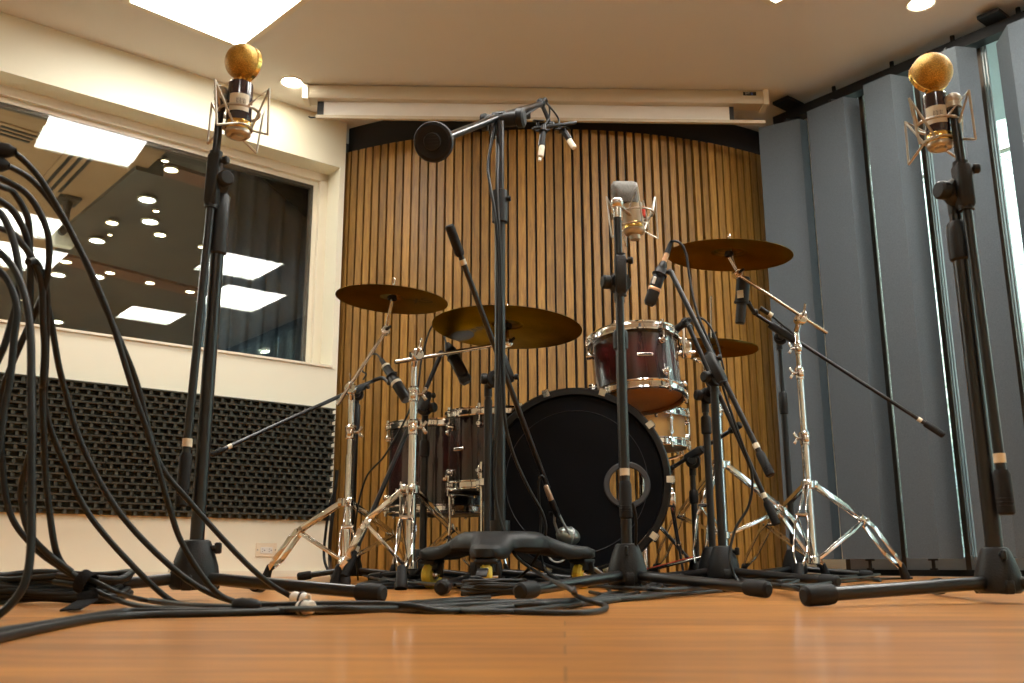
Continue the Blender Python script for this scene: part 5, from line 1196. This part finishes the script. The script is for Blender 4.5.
# ================================================================== CABLES
# hanging bundle at the left
def hang(px_pts, y0, y1, label, r=.0050, floor_tail=()):
    k = len(px_pts); pts = [atY(px, py, y0 + (y1 - y0) * i / (k - 1)) for i, (px, py) in enumerate(px_pts)]
    pts = [V((p.x, p.y, max(p.z, r))) for p in pts]
    pts += [PF(px, py, r) for px, py in floor_tail]
    return cable('audio_cable', label, pts, r, group='black cables hanging at the left')
hang([(-14, 146), (14, 153), (38, 176), (58, 208), (74, 238), (97, 285), (115, 332), (133, 390), (151, 443), (169, 506), (183, 545), (212, 588), (236, 602)], 1.30, 1.62, 'black cable from the topmost black hood, running down to the left stand', floor_tail=[(262, 604), (300, 607)])
hang([(-14, 160), (8, 166), (34, 182), (60, 214), (80, 250), (104, 305), (125, 352), (139, 390), (158, 460), (190, 502), (240, 557), (269, 583), (292, 597)], 1.32, 1.78, 'black cable running down to the white plug beside the left stand leg')
hang([(-10, 176), (0, 178), (26, 193), (42, 217), (49, 242), (48, 270), (44, 290), (40, 302), (26, 332), (9, 372), (3, 395), (2, 455), (10, 513), (35, 548), (63, 569), (86, 582)], 1.26, 1.52, 'black cable sweeping out to the left edge then into the tied bundle')
hang([(-10, 182), (2, 187), (14, 193), (28, 219), (30, 252), (35, 270), (44, 292), (51, 320), (58, 362), (65, 390), (81, 443), (112, 502), (151, 548), (197, 586), (239, 603)], 1.28, 1.64, 'black cable hanging down across the foam in a long curve to the cable joint', floor_tail=[(275, 605)])
hang([(-10, 196), (2, 202), (14, 212), (26, 235), (30, 261), (30, 290), (30, 320), (31.6, 362), (33, 412), (33, 440), (25, 471), (21, 495), (28, 530), (46, 552), (72, 572)], 1.27, 1.50, 'black cable bowing slightly left above the tied bundle')
hang([(-10, 210), (0, 213), (9, 228), (16, 252), (19, 275), (18, 297), (12, 320), (5, 344), (-1, 358), (-12, 380)], 1.24, 1.26, 'black cable curling back out of the left edge above the sill')
hang([(-10, 226), (2, 229), (14, 235), (28, 252), (38, 270), (42, 290), (43, 320), (44.5, 350), (43, 381), (42, 392), (44, 440), (46, 478), (53, 537), (61, 562), (80, 580)], 1.27, 1.52, 'black cable dropping nearly straight through the middle of the hanging bundle')
hang([(-10, 249), (0, 253), (12, 266), (21, 284), (28, 311), (31, 345), (31, 390), (31.6, 425), (31.6, 500), (31, 545), (26, 580), (12, 603), (-8, 622)], 1.22, 1.16, 'black cable falling straight then swinging left near the floor coil')
hang([(28, 262), (36, 262), (46, 285), (47, 320), (46, 360), (45.7, 411), (63, 460), (88, 513), (133, 566), (172, 601)], 1.30, 1.60, 'black cable arching from mid-bundle down to the floor behind the strap', floor_tail=[(200, 606), (240, 608)])
hang([(-8, 268), (0, 272), (10, 285), (17, 310), (14, 340), (10, 380), (4, 410), (0, 440), (-8, 470)], 1.24, 1.24, 'black cable bulging out of the left edge over the sill and foam')
for (a_, b_, lb) in (((-12, 148), (16, 152), 'black cable hood at the left edge, upper of two'), ((-12, 162), (9, 166), 'black cable hood at the left edge, lower of two')):
    p, q = atY(*a_, 1.30), atY(*b_, 1.31); d = (q - p).normalized(); l_ = (q - p).length
    mb = MB(); mb.lathe([(0, 0), (.010, 0), (.0112, .004), (.0112, l_ * .7), (.0085, l_ * .85), (.006, l_)], p, d, 16); tag(mb.build('cable_hood', RUB), lb, 'cable hood', 'cable hoods at the left edge')
# hook-and-loop strap around the tied bundle
c = atY(86, 583, 1.515); dstr = V((.8, -.25, -.35)).normalized()
t = thing('cable_strap', V((c.x, c.y, 0)), 'black fabric strap tying the cables together above the floor coil', 'strap')
mb = MB(); x, y, z = basis(dstr, Z); n = 20; vs, fs = [], []
for i in range(n):
    a = 2 * PI * i / n
    for w_ in (-.010, .010):
        for rr in (.0165, .0185): vs.append(c + dstr * w_ + x * (math.cos(a) * rr * .85) + y * (math.sin(a) * rr))
for i in range(n):
    j = (i + 1) % n; o = lambda p, k: 4 * p + k
    fs += [[o(i, 1), o(j, 1), o(j, 3), o(i, 3)], [o(i, 0), o(i, 2), o(j, 2), o(j, 0)], [o(i, 0), o(j, 0), o(j, 1), o(i, 1)], [o(i, 2), o(i, 3), o(j, 3), o(j, 2)]]
mb.add(vs, fs); mb.build('loop', RUGM, t)
mb = MB(); p0, p1, p2 = c + V((.008, -.012, -.012)), atY(88, 600, 1.50), PF(70, 610, .004)
for a_, b_ in ((p0, p1), (p1, p2)): mb.bar(a_, b_, .030, .003, (0, -.6, .8), .001)
mb.build('loose_end', RUGM, t, smooth=60)
# cables leaving the strap to the right
CST = c.copy()
def lay(px_pts, label, r=.0040, z=None, group='black cables on the floor', zs=None, head=()):
    pts = [PF(px, py, (zs[i] if zs else (z or r))) for i, (px, py) in enumerate(px_pts)]
    return cable('audio_cable', label, list(head) + pts, r, group=group, step=10)
lay([(140, 599), (175, 604), (215, 606), (262, 607), (330, 606), (400, 605), (470, 610), (560, 613), (598, 611), (606, 606), (590, 601), (574, 594), (574, 588)], 'black floor cable from the strap to the hooked loop before the bass drum', zs=[.012, .006, .006, .006, .006, .006, .006, .005, .005, .006, .012, .018, .02], head=[CST + V((-.06, .03, .012)), CST + V((0, .004, .006)), CST + V((.05, -.004, -.013))])
lay([(140, 606), (180, 609), (230, 611), (330, 609), (420, 607), (500, 603), (575, 600), (630, 597), (680, 594), (730, 590), (780, 585), (825, 582)], 'black floor cable running long from the strap towards the right cluster', zs=[.008] + [.006] * 11, head=[CST + V((-.06, .02, .002)), CST + V((0, .0, -.006)), CST + V((.045, -.01, -.022))])
lay([(-10, 634), (50, 624), (90, 617), (125, 612), (170, 612), (260, 611), (330, 611), (410, 607), (460, 602), (540, 602), (620, 599), (680, 592), (720, 586), (690, 580)], 'nearest black floor cable crossing in front of all others from the left edge', r=.0052)
lay([(-10, 640), (40, 629), (95, 619), (140, 615), (210, 613.5), (300, 611), (380, 609), (440, 611), (520, 607), (590, 603), (640, 596), (665, 588), (640, 581)], 'black floor cable lying right beside the nearest one', r=.0046)
lay([(150, 600), (200, 606), (270, 609), (340, 608.5), (430, 609), (500, 612), (555, 607), (580, 603), (610, 592), (600, 584)], 'black floor cable weaving through the middle of the pile', zs=[.012, .008, .006, .014, .006, .006, .006, .006, .006, .006])
lay([(391, 604), (430, 601), (465, 598.5), (490, 597)], 'thin black floor cable running into the small coil', r=.0035)
lay([(240, 606), (330, 604), (400, 605), (448, 611), (500, 606), (545, 604), (600, 600), (650, 597), (700, 591), (752, 588), (770, 581)], 'black floor cable crossing under the left stand leg', zs=[.010, .014, .014, .006, .006, .010, .006, .006, .006, .006, .006], r=.0045)
# floor coil at the left edge (one cable, many turns)
pts = []; c0_ = PF(28, 605); k = 150
for i in range(k):
    a = 2 * PI * i / 20; rr = 1 + .10 * math.sin(i * .37); lv_ = .006 + .0062 * (i // 20) + .003 * math.sin(i * 1.3)
    pts.append(V((c0_.x - .01 + math.cos(a) * .135 * rr, c0_.y + .085 + math.sin(a) * .085 * rr, lv_ + .002)))
cable('coiled_cable', 'thick black cable coil lying on the floor at the left edge', pts, .0058, 'cable', step=3)
# small neat coil before the rolling base
pts = []; c0_ = PF(492, 597); k = 170
for i in range(k):
    a = 2 * PI * i / 18; rr = 1 + .05 * math.sin(i * .31); lv_ = .005 + .0052 * (i // 28) + .0015 * math.sin(i * .9)
    pts.append(V((c0_.x + math.cos(a) * .062 * rr, c0_.y + .06 + math.sin(a) * .055 * rr, lv_)))
cable('coiled_cable', 'small neat black cable coil in front of the three-armed base', pts, .0036, 'cable', step=3)
# joint and white plugs
q = PF(246, 606, .012); d = V((1, .06, -.05)).normalized()
t = thing('cable_joint', V((q.x, q.y, 0)), 'fat black cable joint on the floor under the left stand', 'cable joint')
mb = MB(); mb.lathe([(h_r * .72, h_z * .72) for h_r, h_z in [(0, -.026), (.008, -.026), (.013, -.020), (.0155, -.008), (.0145, 0), (.0155, .008), (.013, .020), (.008, .028), (0, .028)]], q, d, 20); mb.build('sleeve', RUB, t)
for (a_, b_, z_, lb) in (((292, 597), (308, 600), .020, 'white cable plug standing beside the left stand leg, upper of two'), ((312, 607), (298, 608), .012, 'white cable plug lying on the floor, lower of two')):
    p, q = PF(*a_, z_), PF(*b_, z_ * .8); d = (q - p).normalized(); l_ = .028
    t = thing('white_plug', V((p.x, p.y, 0)), lb, 'plug', 'white plugs')
    mb = MB(); mb.lathe([(0, 0), (.007, 0), (.0088, .003), (.0088, l_ * .55), (.0096, l_ * .56), (.0096, l_), (.0072, l_), (.0072, l_ * .8), (0, l_ * .8)], p, d, 20); mb.build('shell', WHITE, t)
    mb = MB(); mb.torus(p + d * l_ * .62, d, .0098, .0018, 20, 6); mb.build('ring', CABLE, t)
# cables of the overhead stand and kick boom
oy = ox.y
cable('audio_cable', 'black cable pair hanging down the tall centre pole to the floor', [P(489, 130, 2.72), P(491, 119, 2.72), P(496, 116, 2.73), P(493, 135, 2.70), P(488, 165, 2.66), P(490, 185, 2.62), P(495, 215, 2.58), P(498, 260, 2.54), P(500, 320, 2.49), P(499, 380, 2.45), P(496, 440, 2.42), P(495, 490, 2.40), P(503, 530, 2.37), P(516, 556, 2.34), P(540, 574, 2.28), PF(570, 589, .03), PF(574, 594, .012)], .0042)
cable('audio_cable', 'black cable crossing before the bass drum from the tall pole to the rolling base', [P(496, 122, 2.73), P(498, 150, 2.68), P(497, 190, 2.60), P(500, 250, 2.54), P(502, 330, 2.48), P(504, 410, 2.44), P(512, 450, 2.44), P(527, 485, 2.44), P(543, 515, 2.44), P(545, 535, 2.44), P(536, 558, 2.46), P(522, 575, 2.48), PF(500, 586, .006)], .0042)
cable('audio_cable', 'short black cable hanging from the kick boom end', [P(544, 478, 2.90), P(541, 476, 2.90), P(539, 482, 2.90), P(539, 500, 2.90), P(541, 520, 2.90), P(540, 550, 2.88), P(548, 572, 2.84), PF(575, 587, .006)], .0042)
cable('audio_cable', 'thin black cable along the overhead boom', [P(500, 117, 2.77), P(510, 114, 2.86), P(520, 117, 2.98), P(530, 112, 3.15), P(538, 107, 3.28), P(542, 103, 3.33)], .0036)
cable('audio_cable', 'black cable at the centre stand base running up the boom grip', [P(633, 503, 2.12), P(636, 520, 2.12), P(636, 550, 2.13), P(640, 575, 2.12), PF(637, 592, .006), PF(600, 597, .006)], .0035)
# tangle at the right
lay([(735, 590), (770, 586), (800, 584), (840, 582), (880, 579), (912, 578)], 'black floor cable running right to the chrome stand foot', r=.0040)
lay([(700, 592), (730, 586), (760, 580), (790, 578), (800, 582), (770, 586), (740, 583)], 'black floor cable loop under the right cluster', r=.0040)
lay([(640, 594), (680, 588), (720, 584), (745, 577), (770, 576), (812, 579), (835, 583)], 'black floor cable passing under the right cluster to its long leg', r=.0040)
lay([(590, 592), (620, 597), (660, 594), (668, 589), (650, 586), (625, 591), (600, 595)], 'black floor cable loop before the centre stand base', r=.0040)
lay([(820, 577), (845, 574.5), (862, 575.5), (850, 578), (830, 577)], 'black floor cable loop before the grey panels', r=.0045)
lay([(368, 582), (400, 579), (430, 584), (470, 583), (440, 578), (400, 583), (372, 586)], 'black floor cable loop behind the front foot of the double-braced stand', r=.0040, z=.012)
cable('audio_cable', 'black cable dropping down the wall corner beside the slats', [P(336, 488, 4.75), P(330, 505, 4.72), P(326, 530, 4.7), P(324, 555, 4.68), P(328, 570, 4.6), PF(338, 577, .006)], .007)
cable('audio_cable', 'second black cable dropping at the wall corner behind the left chrome stand', [P(337, 470, 4.72), P(334, 500, 4.7), P(330, 540, 4.68), P(330, 565, 4.66), PF(333, 578.5, .006)], .009)

random.seed(21)
for k, (x0, x1, y0, y1, lb) in enumerate(((648, 800, 579, 590, 'black cable tangled on the rug around the nearest right stand hub'), (690, 840, 576, 586, 'black cable tangled on the rug beside the long right leg'),
        (740, 880, 574, 581, 'black cable tangled on the floor before the first grey panel'), (360, 480, 574, 585, 'black cable tangled on the rug below the floor toms'), (380, 500, 573, 581, 'thin black cable tangled at the back of the rug below the floor toms'),
        (520, 660, 578, 589, 'black cable tangled on the rug before the bass drum hoop'))):
    pts = []
    for i in range(13):
        a = i * 1.15 + k; fx = .5 + .5 * math.sin(a * .83 + k * 1.7); fy = .5 + .5 * math.cos(a * 1.31 + k)
        q = PF(x0 + (x1 - x0) * fx, y0 + (y1 - y0) * fy, .012 + .004 * (i % 3)); pts.append(q)
    cable('audio_cable', lb, pts, .0042, group='tangled cables under the drum kit', step=8)
# ================================================================== CAMERA AND SKY
cam = bpy.data.cameras.new('camera'); co = bpy.data.objects.new('camera', cam); COL.objects.link(co)
cam.sensor_width = 36; cam.lens = F / 1024 * 36; cam.clip_start = .02; cam.clip_end = 100
co.matrix_world = Matrix.Translation(CAM) @ Matrix.Rotation(PI / 2 + T, 4, 'X') @ Matrix.Rotation(-R, 4, 'Z')
cam.dof.use_dof = True; cam.dof.focus_distance = 3.0; cam.dof.aperture_fstop = 9
SC.camera = co
w = bpy.data.worlds.new('sky'); SC.world = w; w.use_nodes = True; nt = w.node_tree
bg = nt.nodes['Background']; bg.inputs['Color'].default_value = (.62, .80, 1.0, 1); bg.inputs['Strength'].default_value = 3.0
sd = bpy.data.lights.new('sun', 'SUN'); sd.energy = 3.0; sd.angle = .01; sd.color = (1, .96, .88); so_ = bpy.data.objects.new('sun', sd); COL.objects.link(so_)
so_.rotation_euler = (nR * .62 - uR * .2 - Z * .78).to_track_quat('-Z', 'Y').to_euler(); so_.location = (0, 0, 6)
SC.view_settings.view_transform = 'Standard'; SC.view_settings.look = 'None'; SC.view_settings.gamma = 1; SC.view_settings.use_curve_mapping = False
SC.view_settings.exposure = 0.85
SC.cycles.use_denoising = True
SC.cycles.max_bounces = 8; SC.cycles.diffuse_bounces = 4; SC.cycles.glossy_bounces = 4; SC.cycles.transparent_max_bounces = 12
SC.cycles.sample_clamp_indirect = 6; SC.cycles.caustics_reflective = False; SC.cycles.caustics_refractive = False
